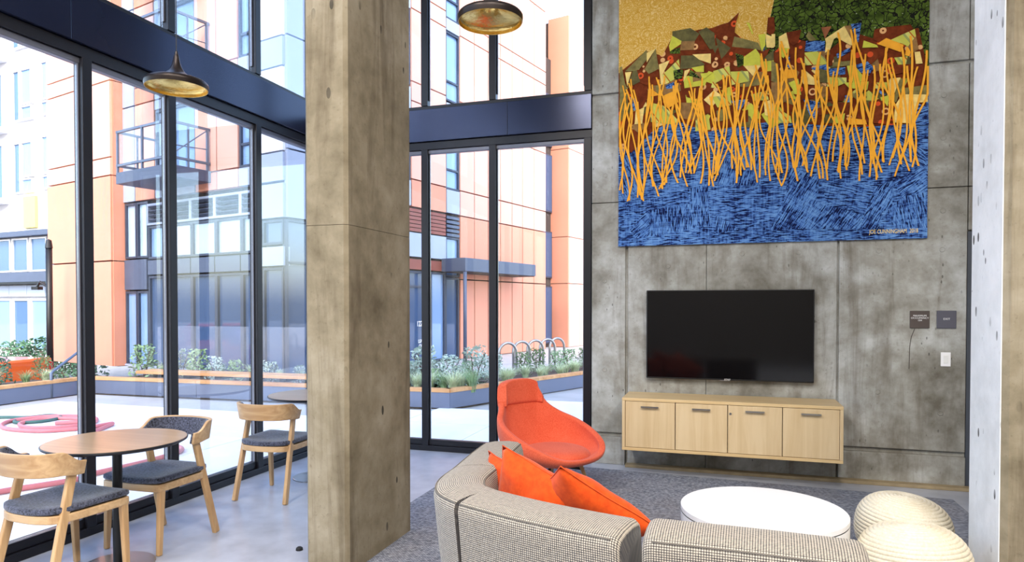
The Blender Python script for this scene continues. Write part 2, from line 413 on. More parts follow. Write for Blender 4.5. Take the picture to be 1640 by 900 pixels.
tm = MB().lathe([(.022, 0), (.022, .003), (.017, .004), (.014, -.006), (0.0005, -.007)], 14).mesh('tie_hole', True)
for x, z in ((-1.09,3.24),(-1.09,3.72),(-1.09,4.0),(-1.09,4.3),(-1.09,2.75),(-1.09,1.75),(-1.09,.9),(1.25,1.98),(1.25,.78),(1.72,1.98),(1.72,.62),(1.72,2.3),(1.72,2.9),(1.72,3.25),(1.72,3.8),(-.5,1.88),(.15,1.98),(.62,1.98),(-.5,.1),(.3,.1)):
    link('tie_hole', tm, M['concrete'], wall, (x, WY-.001 if z > .28 else WY-.013, z), (R_(90), 0, 0))
# hairline crack under the occupancy sign
MB().tube([(1.525, WY-.0005, 1.32), (1.50, WY-.0005, 1.25), (1.488, WY-.0005, 1.16), (1.486, WY-.0005, .98)], .0028, 5).build('crack_line', M['backing'], wall)
box('baseboard_back', M['kerb'], -.88, 1.93, 6.30, 6.389, 0, .028, bevel=.004)['kind'] = 'structure'

# ---- door at the end of the concrete wall
door = empty('door_1', (1.905, 6.44, 0), kind='structure')
mb = MB(); mb.box(.0, .06, -.03, .12, 0, 2.125); mb.box(.935, .995, -.03, .12, 0, 2.125); mb.box(.06, .935, -.03, .12, 2.065, 2.125)
mb.build('door_frame', M['door_grey'], door, bevel=.004)
leaf = box('door_leaf', M['door_grey'], .063, .932, .02, .07, .008, 2.062, door, bevel=.003)
MB().box(.09, .13, -.0, .02, .93, 1.10).tube([(.11, -.0, 1.02), (.11, -.05, 1.02), (.22, -.055, 1.02)], .009, 8).build('door_handle', M['black'], leaf)

# ---- window wall one (left), lower glazing, blue black spandrel, upper glazing
def curtain(name, fn, cuts, ends, joints, wdt):
    """fn maps (along, depth, z) boxes to world boxes; depth 0 = room side face, positive = outwards"""
    w = empty(name, (0, 0, 0), kind='structure')
    def bx(n, m, a0, a1, d0, d1, z0, z1, b=.003):
        return box(n, m, *fn(a0, a1, d0, d1), z0, z1, w, bevel=b)
    a0, a1 = ends
    js = [a0] + joints + [a1]
    for p, q in zip(js[:-1], js[1:]): bx('spandrel_panel', M['spandrel'], p+.002, q-.002, -.02, .16, 3.205, 3.535)
    bx('head_rail', M['dark_metal'], a0, a1, .008, .10, 3.125, 3.203); bx('head_bead', M['edge_metal'], a0, a1, .028, .085, 3.085, 3.125, .006)
    bx('upper_sill', M['dark_metal'], a0, a1, .01, .15, 3.537, 3.575)
    bx('sill', M['dark_metal'], a0, a1, .0, .10, 0, .055); bx('sill_bead', M['dark_metal'], a0, a1, .022, .085, .057, .115)
    bx('top_rail', M['dark_metal'], a0, a1, .0, .15, ZC-.06, ZC)
    cs = sorted(cuts)
    for c in cs:
        for z0, z1 in ((.055, 3.125), (3.575, ZC-.06)):
            bx('mullion', M['dark_metal'], c-wdt/2, c+wdt/2, .0, .078, z0, z1)
            bx('glazing_bead', M['edge_metal'], c-wdt/2-.012, c-wdt/2-.001, .030, .055, z0+.06, z1-.04, .002)
            bx('glazing_bead', M['dark_metal'], c+wdt/2+.001, c+wdt/2+.012, .030, .055, z0+.06, z1-.04, .002)
    for p, q in zip(cs[:-1], cs[1:]):
        for z0, z1 in ((.118, 3.083), (3.577, ZC-.062)):
            bx('glass_pane', M['glass'], p+wdt/2+.014, q-wdt/2-.014, .040, .048, z0, z1, 0)
    return w
c1 = [6.40, 5.92, 5.078, 4.092, 3.38, 2.46, 1.48, .5, -.48, -1.46, -2.44, -3.42, -4.4, -5.2]
curtain('window_1', lambda a0, a1, d0, d1: (WX-d1, WX-d0, a0, a1), c1, (-5.2, 6.40), [-1.46, 1.2, 3.258], .070)
curtain('window_2', lambda a0, a1, d0, d1: (a0, a1, WY+d0, WY+d1), [-3.94, -2.970, -2.226, -1.258], (-3.94, -1.218), [-2.06], .072)
box('trim_1', M['dark_metal'], -4.12, -3.94, 6.40, 6.56, 0, ZC)['kind'] = 'structure'

# ---- free standing concrete columns
def column(name, x0, x1, y0, y1, m, label, joint=None, ch=.02):
    t = empty(name, ((x0+x1)/2, (y0+y1)/2, 0), label=label, cat='column')
    hx, hy = (x1-x0)/2, (y1-y0)/2
    zs = [0] + ([joint] if joint else []) + [ZC]
    for p, q in zip(zs[:-1], zs[1:]):
        MB().prism([(-hx+ch, -hy), (hx-ch, -hy), (hx, -hy+ch), (hx, hy-ch), (hx-ch, hy), (-hx+ch, hy), (-hx, hy-ch), (-hx, -hy+ch)], p+(.0025 if p else 0), q).build('shaft', m, t)
    return t
column('concrete_column', -2.268, -1.995, 3.285, 4.085, M['column'], 'tall tan concrete column standing between the cafe tables and the sofa', 1.965)
rc = column('concrete_column', 1.266, 1.70, 3.74, 4.20, M['column'], 'concrete column with a pale face at the right edge, before the door', None, .024)
box('white_face', M['pale_column'], -.222, -.2172, -.204, .206, 0, ZC, rc)['label'] = 'pale pitted face'  # thin pale slab over the left side of the shaft
# ================================================================== FURNITURE
# ---- wall hung cabinet
cab = empty('media_cabinet', (0.032, 6.388, .24), label='long pale maple cabinet hung on the concrete wall under the television', cat='cabinet')
W, D, Hc = 1.775, .445, .462; hw = W/2
box('top_board', M['maple_h'], -hw, hw, -D, 0, Hc-.026, Hc, cab, bevel=.002)
box('bottom_board', M['maple_h'], -hw, hw, -D, 0, 0, .026, cab, bevel=.002)
for s in (-1, 1): box('side_board', M['maple'], s*hw-(.026 if s > 0 else 0), s*hw+(.026 if s < 0 else 0), -D, 0, .027, Hc-.027, cab, bevel=.002)
box('back_board', M['maple'], -hw+.027, hw-.027, -.02, -.002, .027, Hc-.027, cab)
dw = (W-.052)/4
for i in range(4):
    x0 = -hw+.026+dw*i
    d = box('door', M['maple'], x0+.003, x0+dw-.003, -D+.004, -D+.024, .030, Hc-.030, cab, bevel=.0015)
    xc = x0+dw/2
    h = MB().bar((xc-.075, -D-.022, Hc-.072), (xc+.075, -D-.022, Hc-.072), .010, .012)
    for s in (-.06, .06): h.bar((xc+s, -D+.003, Hc-.072), (xc+s, -D-.018, Hc-.072), .008, .008)
    h.build('handle', M['steel'], d)
    if i == 2: MB().lathe([(.0005, .006), (.010, .006), (.010, 0)], 14).build('lock', M['steel'], d, loc=(x0+.022, -D+.003, Hc-.10), rot=(R_(90), 0, 0))
for s in (-.6, .6): box('hanging_rail', M['steel'], s-.05, s+.05, -.001, .010, Hc-.12, Hc-.06, cab)

# ---- television
tv = empty('television', (.028, 6.375, .842), label='wide black flat screen television mounted on the concrete wall', cat='television')
box('housing', M['black'], -.716, .716, -.050, -.012, 0, .812, tv, bevel=.006)
box('screen', M['screen'], -.706, .706, -.0525, -.0495, .014, .804, tv)
box('wall_mount', M['black'], -.25, .25, -.012, .022, .2, .6, tv)
box('logo_bar', M['steel'], -.065, .025, -.0535, -.0505, -.004, .002, tv)
text_obj('logo', 'SONY', .020, M['letter'], tv, (.002, -.0535, .008), (R_(90), 0, 0), spacing=1.05)

# ---- signs and switch
def sign(x0, x1, z0, z1, m, txt, size, label, up=0.0):
    t = empty('wall_sign', ((x0+x1)/2, 6.399, (z0+z1)/2), label=label, cat='sign')
    box('plate', m, -(x1-x0)/2, (x1-x0)/2, -.012, 0, -(z1-z0)/2, (z1-z0)/2, t, bevel=.003)
    text_obj('lettering', txt, size, M['letter'], t, (0, -.0128, up), (R_(90), 0, 0), spacing=1.05, line=.95)
sign(1.487, 1.631, 1.325, 1.470, M['sign_brown'], 'MAXIMUM\nOCCUPANCY\n104', .0205, 'brown square sign reading MAXIMUM OCCUPANCY 104', .012)
sign(1.684, 1.825, 1.325, 1.472, M['sign_grey'], 'EXIT', .023, 'grey square sign reading EXIT beside the door', .004)
sw = empty('light_switch', (1.753, 6.399, 1.068), label='white light switch plate below the EXIT sign', cat='switch')
box('plate', M['white_gloss'], -.036, .036, -.006, 0, -.058, .058, sw, bevel=.002)
box('rocker', M['white_paint'], -.017, .017, -.011, -.006, -.033, .033, sw, bevel=.002)

# ---- quilt
PIECES = """B:0,1.61 0.25,1.79 0.4,1.73 0.49,1.89 0.73,1.93 0.97,1.93 1.16,1.74 1.34,1.63 1.48,1.77 1.62,1.72 1.82,1.63 1.97,1.76 2.15,1.68 2.48,1.73 2.54,1.44 2.54,1.1 2.46,0.94 1.97,0.95 1.37,1.05 1.11,1.04 0.79,1 0.51,1.14 0.31,1.04 0.12,0.86 0,0.92
O:0.49,1.94 0.65,1.95 0.73,1.89 0.69,1.83 0.57,1.84 0.49,1.9
L:0.49,1.9 0.59,1.83 0.47,1.76 0.46,1.81
G:0.47,1.76 0.56,1.79 0.56,1.73 0.47,1.74
O:0.57,1.84 0.69,1.83 0.68,1.75 0.56,1.76
B:0.73,1.87 0.79,1.78 0.82,1.73 0.68,1.75 0.69,1.83
O:0.72,1.91 0.79,1.94 0.86,1.88 0.87,1.74 0.82,1.74 0.79,1.79
B:0.81,1.92 0.92,1.95 0.98,1.96 1.07,2.04 1.04,1.94 1.03,1.83 0.94,1.81 0.87,1.85 0.86,1.88
B:0.94,1.81 1.01,1.79 1.14,1.69 1.08,1.62 0.96,1.58 0.89,1.58 0.84,1.63 0.88,1.73
O:0.87,1.84 1,1.73 0.95,1.67 0.92,1.64 0.88,1.8
O:1.03,1.83 1.23,1.75 1.26,1.68 1.19,1.7 1.01,1.74
P:0.67,1.71 0.83,1.7 0.83,1.61 0.72,1.66
O:0.57,1.71 0.68,1.7 0.78,1.61 0.71,1.58 0.56,1.59
B:0.6,1.72 0.71,1.74 0.84,1.73 0.83,1.7 0.67,1.71
L:1.08,1.62 1.21,1.7 1.25,1.64 1.25,1.55 1.11,1.56
P:1.11,1.56 1.25,1.55 1.2,1.45
G:1.04,1.68 1.11,1.65 1.11,1.57 1.06,1.55
S:0.85,1.54 0.99,1.57 1,1.49 0.88,1.44
S:1,1.52 1.15,1.51 1.16,1.42 1.01,1.4
B:0.87,1.43 1,1.49 1.01,1.4 0.91,1.39
L:0.66,1.59 0.77,1.6 0.77,1.54 0.7,1.55
L:0.74,1.53 0.85,1.53 0.76,1.47
G:0.65,1.58 0.75,1.48 0.64,1.52
P:0.6,1.57 0.65,1.58 0.59,1.47
G:0.5,1.59 0.59,1.58 0.58,1.5 0.51,1.5
S:0.4,1.55 0.49,1.63 0.55,1.68 0.56,1.59 0.5,1.58 0.51,1.5 0.45,1.47
P:0.37,1.65 0.47,1.68 0.4,1.55 0.45,1.47 0.39,1.46
O:0.24,1.62 0.34,1.8 0.37,1.61 0.27,1.57
P:0.26,1.77 0.34,1.8 0.26,1.68
O:0.06,1.62 0.26,1.8 0.26,1.71 0.18,1.61
B:0.17,1.62 0.24,1.62 0.29,1.56 0.36,1.61 0.38,1.46 0.26,1.47 0.18,1.51
O:0.08,1.46 0.13,1.61 0.17,1.62 0.2,1.51
P:0.06,1.61 0.12,1.61 0.08,1.48
O:0.01,1.66 0.03,1.67 0.06,1.51 0.08,1.46 0.09,1.28 0.01,1.13
B:0.08,1.45 0.26,1.47 0.28,1.37 0.22,1.26 0.15,1.25 0.11,1.35
U:0.1,1.38 0.17,1.35 0.18,1.25 0.14,1.25
P:0.16,1.24 0.24,1.27 0.22,1.12 0.15,1.12
R:0.28,1.45 0.38,1.37 0.27,1.36
O:0.38,1.46 0.56,1.46 0.57,1.39 0.39,1.36
U:0.43,1.45 0.51,1.48 0.51,1.42 0.44,1.42
R:0.41,1.36 0.52,1.4 0.55,1.29 0.45,1.24 0.41,1.3
S:0.29,1.31 0.41,1.27 0.45,1.23 0.56,1.11 0.5,1.09 0.3,1.13
B:0.59,1.41 0.77,1.42 0.75,1.33 0.69,1.3 0.62,1.33
P:0.77,1.29 0.86,1.37 0.93,1.31 0.84,1.22
B:0.71,1.25 0.77,1.28 0.87,1.19 0.78,1.15
B:1.01,1.37 1.31,1.38 1.32,1.33 1.12,1.3 1.02,1.32
O:1.03,1.39 1.16,1.42 1.28,1.44 1.3,1.38 1.13,1.37
U:1,1.26 1.14,1.26 1.08,1.16
L:1.23,1.82 1.29,1.82 1.29,1.72 1.26,1.67
P:1.29,1.82 1.36,1.78 1.36,1.69 1.3,1.7
L:1.26,1.58 1.36,1.58 1.36,1.49 1.28,1.49
B:1.31,1.96 1.36,1.96 1.36,1.78 1.3,1.83
L:1.13,1.94 1.16,1.93 1.19,1.83 1.18,1.83
O:1.3,1.63 1.36,1.67 1.36,1.58 1.26,1.58
B:1.24,1.66 1.33,1.69 1.3,1.63 1.26,1.59
S:0.84,1.31 1,1.31 1.01,1.22 0.89,1.21
S:1.17,1.3 1.31,1.32 1.32,1.24 1.2,1.24
L:1.14,1.17 1.22,1.2 1.26,1.08 1.18,1.08
O:0.88,1.18 1,1.21 0.99,1.1 0.89,1.08
P:1.28,1.23 1.37,1.24 1.37,1.07 1.29,1.11
B:1.08,1.15 1.15,1.17 1.15,1.06 1.06,1.06
B:1.34,1.94 1.36,1.95 1.37,1.84 1.34,1.79
P:1.34,1.81 1.37,1.81 1.37,1.7 1.34,1.69
P:1.4,1.78 1.46,1.81 1.49,1.67 1.4,1.69
L:1.4,1.69 1.49,1.67 1.44,1.59 1.41,1.62
B:1.46,1.81 1.58,1.82 1.56,1.72 1.52,1.69 1.48,1.73
O:1.62,1.76 1.64,1.8 1.7,1.72 1.65,1.71
T:1.74,1.82 1.82,1.82 1.77,1.72
U:1.62,1.72 1.77,1.7 1.77,1.61 1.61,1.63
P:1.77,1.72 1.92,1.81 2,1.64 1.97,1.64 1.86,1.72 1.78,1.68
O:1.92,1.81 1.97,1.81 2.01,1.65 2,1.64
U:1.97,1.82 2.05,1.82 2.03,1.66 2.01,1.67
S:1.61,1.62 1.71,1.62 1.79,1.53 1.78,1.5 1.61,1.51
O:1.71,1.62 1.81,1.61 1.81,1.53 1.79,1.53
P:1.78,1.69 1.84,1.71 1.81,1.62 1.77,1.6
U:1.86,1.58 1.96,1.62 1.97,1.59 1.87,1.54
B:1.77,1.58 1.84,1.58 1.84,1.49 1.79,1.48
L:2.06,1.61 2.07,1.67 2.17,1.62 2.18,1.6
B:2.15,1.75 2.2,1.76 2.42,1.76 2.44,1.72 2.27,1.65 2.19,1.64 2.14,1.67
S:2.27,1.65 2.45,1.72 2.46,1.66 2.4,1.58 2.36,1.61
R:2.17,1.63 2.24,1.67 2.37,1.6 2.35,1.54
R:2.39,1.58 2.44,1.56 2.41,1.5 2.38,1.51
O:2.4,1.58 2.46,1.66 2.48,1.55 2.43,1.52
S:2.3,1.5 2.4,1.5 2.38,1.4 2.33,1.44
P:2.45,1.53 2.49,1.53 2.51,1.43 2.46,1.43
B:2.04,1.57 2.17,1.59 2.18,1.51 2.11,1.45 2.06,1.48
U:2.01,1.47 2.1,1.49 2.15,1.43 2.11,1.37 2.04,1.41
L:1.94,1.48 2,1.47 2.09,1.34 2,1.31 1.96,1.38
U:1.66,1.48 1.78,1.5 1.79,1.45 1.69,1.46
U:1.8,1.46 1.93,1.46 1.93,1.4 1.81,1.4
P:1.58,1.41 1.61,1.47 1.72,1.36 1.71,1.33 1.6,1.35
R:1.42,1.41 1.45,1.49 1.54,1.48 1.55,1.41
L:1.48,1.37 1.56,1.4 1.59,1.22 1.56,1.22 1.51,1.32
B:1.57,1.33 1.72,1.32 1.71,1.21 1.6,1.22
O:1.73,1.47 1.79,1.44 1.79,1.34 1.73,1.35
S:1.79,1.39 1.94,1.37 1.94,1.33 1.86,1.3 1.79,1.31
L:1.92,1.33 2.11,1.32 2.1,1.25 1.96,1.28
B:1.78,1.31 1.94,1.29 1.92,1.17 1.79,1.2
B:2.21,1.42 2.29,1.44 2.48,1.43 2.49,1.39 2.32,1.36 2.24,1.37
S:2.15,1.31 2.25,1.3 2.25,1.24 2.15,1.26
P:2.27,1.33 2.35,1.33 2.3,1.19 2.25,1.18
O:2.34,1.31 2.38,1.33 2.32,1.13 2.29,1.13
U:2.17,1.26 2.24,1.2 2.22,1.19 2.18,1.23
L:2.2,1.18 2.27,1.19 2.25,1.08 2.22,1.08
P:2.36,1.19 2.55,1.17 2.55,1.11 2.47,1.11 2.45,0.94 2.3,0.96 2.31,1.1
U:2.47,1.11 2.55,1.06 2.56,0.92 2.46,0.93
B:1.81,1.18 1.93,1.16 2.05,1.13 2.11,1.04 2.13,0.96 2.03,1.02 1.96,1.03 1.88,1.1
U:1.6,1.22 1.73,1.18 1.71,1.04 1.66,1.06
B:1.71,1.13 1.85,1.14 1.86,1.08 1.73,1.07
L:1.83,1.04 1.93,1.07 1.92,0.98 1.86,0.99
R:1.95,1.03 2.09,1 2.1,0.96 1.96,0.97
B:2.11,1.15 2.22,1.15 2.27,1.07 2.27,0.95 2.13,0.97
O:1.97,1.22 2.05,1.25 2.1,1.19 2.05,1.15
G:2.02,1.22 2.07,1.24 2.09,1.19 2.05,1.17
U:1.93,1.22 1.98,1.22 1.97,1.16 1.93,1.16
S:1.39,1.16 1.5,1.08 1.51,1.02 1.4,1.03
O:1.34,1.39 1.48,1.38 1.51,1.25 1.41,1.18 1.34,1.21
B:2.15,1.35 2.24,1.32 2.21,1.3 2.15,1.31
O:2.38,1.24 2.55,1.25 2.55,1.17 2.38,1.19
B:1.52,1.27 1.61,1.25 1.59,1.19
U:1.46,1.57 1.49,1.61 1.49,1.5 1.47,1.5
O:1.83,1.51 2,1.51 2,1.47 1.83,1.47
O:1.34,1.58 1.4,1.54 1.39,1.38 1.34,1.4"""
BLUES = """5:0,0.39 0.63,0.47 0.66,0.38 0.28,0.33
0:0,0.38 0.27,0.35 0.11,0.14 0.01,0.09
40:0.28,0.33 0.11,0.14 0.15,0.06 0.29,0.06
90:0.29,0.31 0.81,0.38 0.84,0.15 0.29,0.07
90:0.65,0.5 0.81,0.53 0.83,0.15 0.66,0.38
0:0.83,0.5 1.37,0.43 1.37,0.31 1.29,0.09 1.09,0.1 0.89,0.22 0.84,0.28
80:0.88,0.25 1.08,0.11 0.88,0.08
12:0.13,1 0.61,0.92 0.63,0.71 0.31,0.76
-70:0.05,0.98 0.17,0.93 0.24,0.52 0.02,0.42
20:0.87,1.01 1.24,1.01 1.26,0.7 0.91,0.77
75:0.92,0.74 1.26,0.75 1.26,0.49 0.89,0.52
60:1.5,0.64 1.75,0.54 1.71,0.33 1.54,0.1 1.35,0.09 1.35,0.13 1.45,0.35
-12:1.75,0.5 2.09,0.46 2.17,0.43 2.09,0.2 1.79,0.33
60:2.09,0.2 2.17,0.43 2.3,0.48 2.3,0.27 2.22,0.21 2.2,0.07 2.07,0.08
35:2.3,0.48 2.37,0.34 2.55,0.37 2.55,0.59
100:2.37,0.34 2.55,0.37 2.56,0.06 2.32,0.07 2.26,0.22
55:1.71,0.33 2.07,0.2 2.07,0.08 1.54,0.1
-10:1.73,0.98 2.15,0.89 2.17,0.64 1.76,0.6
30:1.9,0.95 2.08,0.94 2.11,0.77 1.95,0.84
-40:2.28,0.95 2.54,0.71 2.55,0.58 2.33,0.59
80:1.52,0.98 1.64,0.98 1.65,0.63 1.5,0.64"""
q = empty('art_quilt', (-.957, 6.386, 2.085), label='large patchwork quilt with blue field and yellow stalks on the concrete wall', cat='quilt')
QW, QH = 2.56, 2.62
def rag(n, m, poly, y, th=.0022):
    """a thin cloth piece: poly in (x, z) of the quilt, y = height above the base cloth"""
    mb = MB(); b = 0; N = len(poly)
    for yy in (-y, -y-th):
        for p in poly: mb.v.append(Vector((p[0], yy, p[1])))
    mb.f.append(list(range(N))); mb.f.append([N+i for i in range(N)][::-1])
    for i in range(N): mb.f.append([i, (i+1)%N, N+(i+1)%N, N+i])
    return mb.build(n, m, q)
box('base_cloth', blue(0), 0, QW, -.010, 0, -.012, QH, q)
rag('cloth_field', M['qY'], [(0, 1.35), (0, QH), (1.44, QH), (1.36, 2.11), (1.30, 1.82), (1.24, 1.5)], .0102)['label'] = 'yellow batik field'
rag('cloth_field', M['qG'], [(1.44, QH), (QW, QH), (QW, 1.25), (1.26, 1.45), (1.30, 1.82), (1.36, 2.11)], .0104)['label'] = 'dark green crackle field'
def parse(s):
    for ln in s.strip().split('\n'):
        k, p = ln.split(':'); yield k, [tuple(map(float, a.split(','))) for a in p.split()]
for i, (k, p) in enumerate(parse(BLUES)): rag('blue_patch', blue(float(k)), p, .0102+.00012*i, .0016)
rag('binding_strip', blue(3), [(0, -.014), (QW, -.010), (QW, .075), (0, .035)], .0136)
allp = list(parse(PIECES)); rf = random.Random(23); fill = []
def ztop(x):
    T = [(0, 1.52), (.3, 1.62), (.5, 1.80), (1.0, 1.84), (1.25, 1.62), (2.0, 1.66), (2.5, 1.64)]
    for (a, b), (c, d) in zip(T[:-1], T[1:]):
        if a <= x <= c: return b+(d-b)*(x-a)/(c-a)
    return 1.6
for _ in range(70):
    x = rf.uniform(.08, 2.46); z = rf.uniform(1.06, ztop(x)-.10); a0 = rf.uniform(0, 6.28); nn = rf.choice((3, 4, 4)); r = rf.uniform(.06, .12)
    fill.append((rf.choice('OMNNBBSPL'), [(min(max(x+r*rf.uniform(.7, 1.1)*math.cos(a0+6.283*j/nn), 0), 2.55), z+r*rf.uniform(.7, 1.1)*math.sin(a0+6.283*j/nn)) for j in range(nn)]))
for i, (k, p) in enumerate(allp[:1]+fill+allp[1:]):
    if k == 'O' and i: k = rf.choice('OMN')
    rag('cloth_piece', blue(15) if k == 'U' else M['q'+k], p, .0135+.00008*i, .0016)
rq = random.Random(11)
for i in range(100):
    x = .02 + (QW-.05)*(i+rq.uniform(-.4, .4))/100; x = min(max(x, .03), QW-.04)
    right = x/QW
    zt = rq.uniform(1.25, 1.55) if right < .45 else rq.uniform(1.3, 1.78)
    zb = (rq.uniform(.40, .52) if right < .12 else rq.uniform(.50, .66)) if right < .5 else rq.uniform(.47, .68)
    if right > .8: zt = rq.uniform(1.3, 1.68)
    amp, ph, fr = rq.uniform(.025, .06), rq.uniform(0, 6.3), rq.uniform(4.0, 8.0); lean = rq.uniform(-.14, .14); wd_ = rq.uniform(.0125, .0165)
    n = 16; L = []; Rr = []
    for j in range(n+1):
        z = zt+(zb-zt)*j/n; c = x + lean*(j/n-.5) + amp*math.sin(fr*(zt-z)+ph)
        c = min(max(c, .014), QW-.014); L.append((c-wd_/2, z)); Rr.append((c+wd_/2, z))
    mb = MB(); y0 = .0295+.00008*i
    for yy in (-y0, -y0-.0018):
        for p in L+Rr: mb.v.append(Vector((p[0], yy, p[1])))
    K = 2*(n+1)
    for j in range(n):
        a, b_, c_, d_ = j, j+1, n+1+j+1, n+1+j
        mb.f.append([a, b_, c_, d_]); mb.f.append([K+a, K+d_, K+c_, K+b_])
        mb.f.append([a, K+a, K+b_, b_]); mb.f.append([d_, c_, K+c_, K+d_])
    mb.build('stalk_strip', M['qR'], q)
text_obj('signature', 'JOE CUNNINGHAM  2018', .05, M['qP'], q, (2.31, -.0165, .052), (R_(90), 0, 0), spacing=1.05, sx=.62)

# ---- rug
rug = MB().prism([(-2.28, 1.0), (-2.28, 5.12), (-1.9, 6.20), (1.70, 5.98), (1.70, 1.0)], 0, .012)
tag(rug.build('area_rug', M['rug'], bevel=.003), 'grey blue woven rug under the sofa and round white table', 'rug')

# ---- coffee table and poufs
ct = empty('coffee_table', (.205, 3.94, .012), label='round white drum coffee table on the rug', cat='table')
MB().lathe([(.0005, .0), (.430, .0), (.434, .004), (.435, .354)], 72).build('drum', M['white_gloss'], ct, smooth=True)
MB().lathe([(.0005, .356), (.432, .356), (.436, .360), (.436, .386), (.432, .390), (.0005, .390)], 72).build('top', M['white_gloss'], ct, bevel=.001)
def pouf(loc, r, h, rz, tilt, label):
    t = empty('rope_pouf', loc, rz, label=label, cat='pouf', group='cream rope poufs')
    prof = []; n = 26
    pts = []
    for i in range(401):
        a = -math.pi/2 + math.pi*i/400
        ca, sa = max(math.cos(a), 0.0), math.sin(a)
        pts.append((r*ca**.72, h/2+h/2*math.copysign(abs(sa)**.86, sa)))
    L = [0]
    for p0, p1 in zip(pts[:-1], pts[1:]): L.append(L[-1]+math.dist(p0, p1))
    coils = 34
    for i, (p, l) in enumerate(zip(pts, L)):
        w = abs(math.sin(math.pi*coils*l/L[-1])); k = .0065*(w**.6)
        a = -math.pi/2 + math.pi*i/400
        prof.append((max(.0008, p[0]+k*math.cos(a)), p[1]+k*math.sin(a)))
    o = MB().lathe(prof, 56).build('wound_rope', M['rope'], t, smooth=True, rot=(R_(tilt[0]), R_(tilt[1]), 0), loc=(0, 0, .008))
    MB().lathe([(.0005, 0), (.11, 0), (.11, .006), (.0005, .006)], 20).build('foot_pad', M['rubber'], t)
    return t
pouf((.985, 4.42, .012), .250, .385, .3, (3, 4), 'cream rope pouf farther back, between the white table and wall')
pouf((.925, 3.80, .012), .256, .395, 1.4, (-4, 3), 'cream rope pouf nearest the sofa and whitish column')
# ---- sofa
def set_uv(me, vuv):
    l = me.uv_layers.new(name='UVMap')
    for lp in me.loops: l.data[lp.index].uv = vuv[lp.vertex_index]
def uv_box(me):
    l = me.uv_layers.new(name='UVMap')
    for p in me.polygons:
        n = p.normal; a = max(range(3), key=lambda i: abs(n[i]))
        for li in p.loop_indices:
            c = me.vertices[me.loops[li].vertex_index].co
            l.data[li].uv = ((c.y, c.z), (c.x, c.z), (c.x, c.y))[a]
PROF = [(.03, .06), (.068, .25), (.10, .48), (.117, .65), (.122, .698), (.117, .720), (.103, .734), (.05, .746), (-.03, .751), (-.08, .747), (-.102, .733), (-.113, .70), (-.124, .60), (-.135, .42), (-.135, .06)]
def sweep(name, path, parent, zk=None, r0=.02, r1=.02, n=8, prof=PROF):
    P = catmull([Vector((x, y, 0)) for x, y in path], n); N = len(P); rows = []; vuv = []
    zk = zk or (lambda t: 1.0)
    pl = [0]
    for a, b in zip(prof[:-1], prof[1:]): pl.append(pl[-1]+math.dist(a, b))
    arc = 0.0
    def ring(c, t, k, shr, arc):
        o = Vector((t.y, -t.x, 0)); row = []
        for (a, z), v in zip(prof, pl):
            aa = a*(1-shr*4) if shr else a; zz = .06+(z*k-.06)*(1-shr*.9)
            row.append(c+o*aa+Vector((0, 0, zz))); vuv.append((arc, v))
        rows.append(row)
    T = [(P[min(i+1, N-1)]-P[max(i-1, 0)]).normalized() for i in range(N)]
    ES = ((1.0, 1.0), (.80, .45), (.42, .12))
    for p_, q in ES: ring(P[0]-T[0]*r0*p_, T[0], zk(0), r0*q*1.2, -r0*p_)
    for i in range(N):
        if i: arc += (P[i]-P[i-1]).length
        ring(P[i], T[i], zk(i/(N-1)), 0, arc)
    for p_, q in ES[::-1]: ring(P[-1]+T[-1]*r1*p_, T[-1], zk(1), r1*q*1.2, arc+r1*p_)
    m = len(prof)
    mb = MB().grid(rows); mb.f.append(list(range(m))); mb.f.append([len(mb.v)-m+i for i in range(m)])
    for i in range(len(rows)-1): mb.f.append([i*m, (i+1)*m, (i+2)*m-1, (i+1)*m-1])
    me = mb.mesh(name, True); set_uv(me, vuv)
    return link(name, me, M['weave'], parent), P, T, arc
def piping(P, T, off, z, parent, zk=lambda t: 1.0):
    pts = [p+Vector((t.y, -t.x, 0))*off+Vector((0, 0, z*zk(i/(len(P)-1)))) for i, (p, t) in enumerate(zip(P, T))]
    MB().tube(pts, .0028, 5).build('piping', M['seam'], parent, smooth=True)
sofa = empty('sectional_sofa', (0, 0, 0), label='curved beige woven sofa with orange pillows on its seat', cat='sofa')
parts = [([(-1.205, 3.66), (-1.175, 3.35), (-1.135, 3.03)], lambda t: .985+.015*t, .035, .004),
         ([(-1.133, 3.018), (-1.118, 2.82), (-1.06, 2.67), (-.955, 2.583)], None, .004, .0015),
         ([(-.9545, 2.5826), (-.72, 2.482), (-.50, 2.412), (-.335, 2.370)], None, .0015, .03)]
for pth, zk, r0, r1 in parts:
    b, P, T, _ = sweep('backrest', pth, sofa, zk, r0, r1)
    piping(P, T, .1145, .727, b, zk or (lambda t: 1.0)); piping(P, T, -.100, .737, b, zk or (lambda t: 1.0))
def seat(poly, z0, z1, parent, bev=.045):
    c = sum((Vector((*p, 0)) for p in poly), Vector())/len(poly)
    o = MB().prism(poly, z0, z1).build('seat_cushion', M['weave'], parent, bevel=bev, seg=4, smooth=True, angle=50)
    uv_box(o.data); return o
seat([(-1.06, 3.30), (-1.00, 2.86), (-.90, 2.72), (-.36, 2.52), (-.235, 3.02), (-.52, 3.18), (-.62, 3.42), (-.67, 3.99), (-.74, 4.16), (-.90, 4.26), (-1.10, 4.29), (-1.22, 4.22), (-1.24, 3.75), (-1.07, 3.68)], .10, .395, sofa)
for x, y in ((-1.1, 3.0), (-1.1, 4.1), (-.8, 4.05), (-.45, 2.6), (-.4, 2.9), (-.85, 2.75)):
    MB().lathe([(.0005, 0), (.02, 0), (.025, .102), (.0005, .102)], 12).build('foot', M['black'], sofa, loc=(x, y, .012))
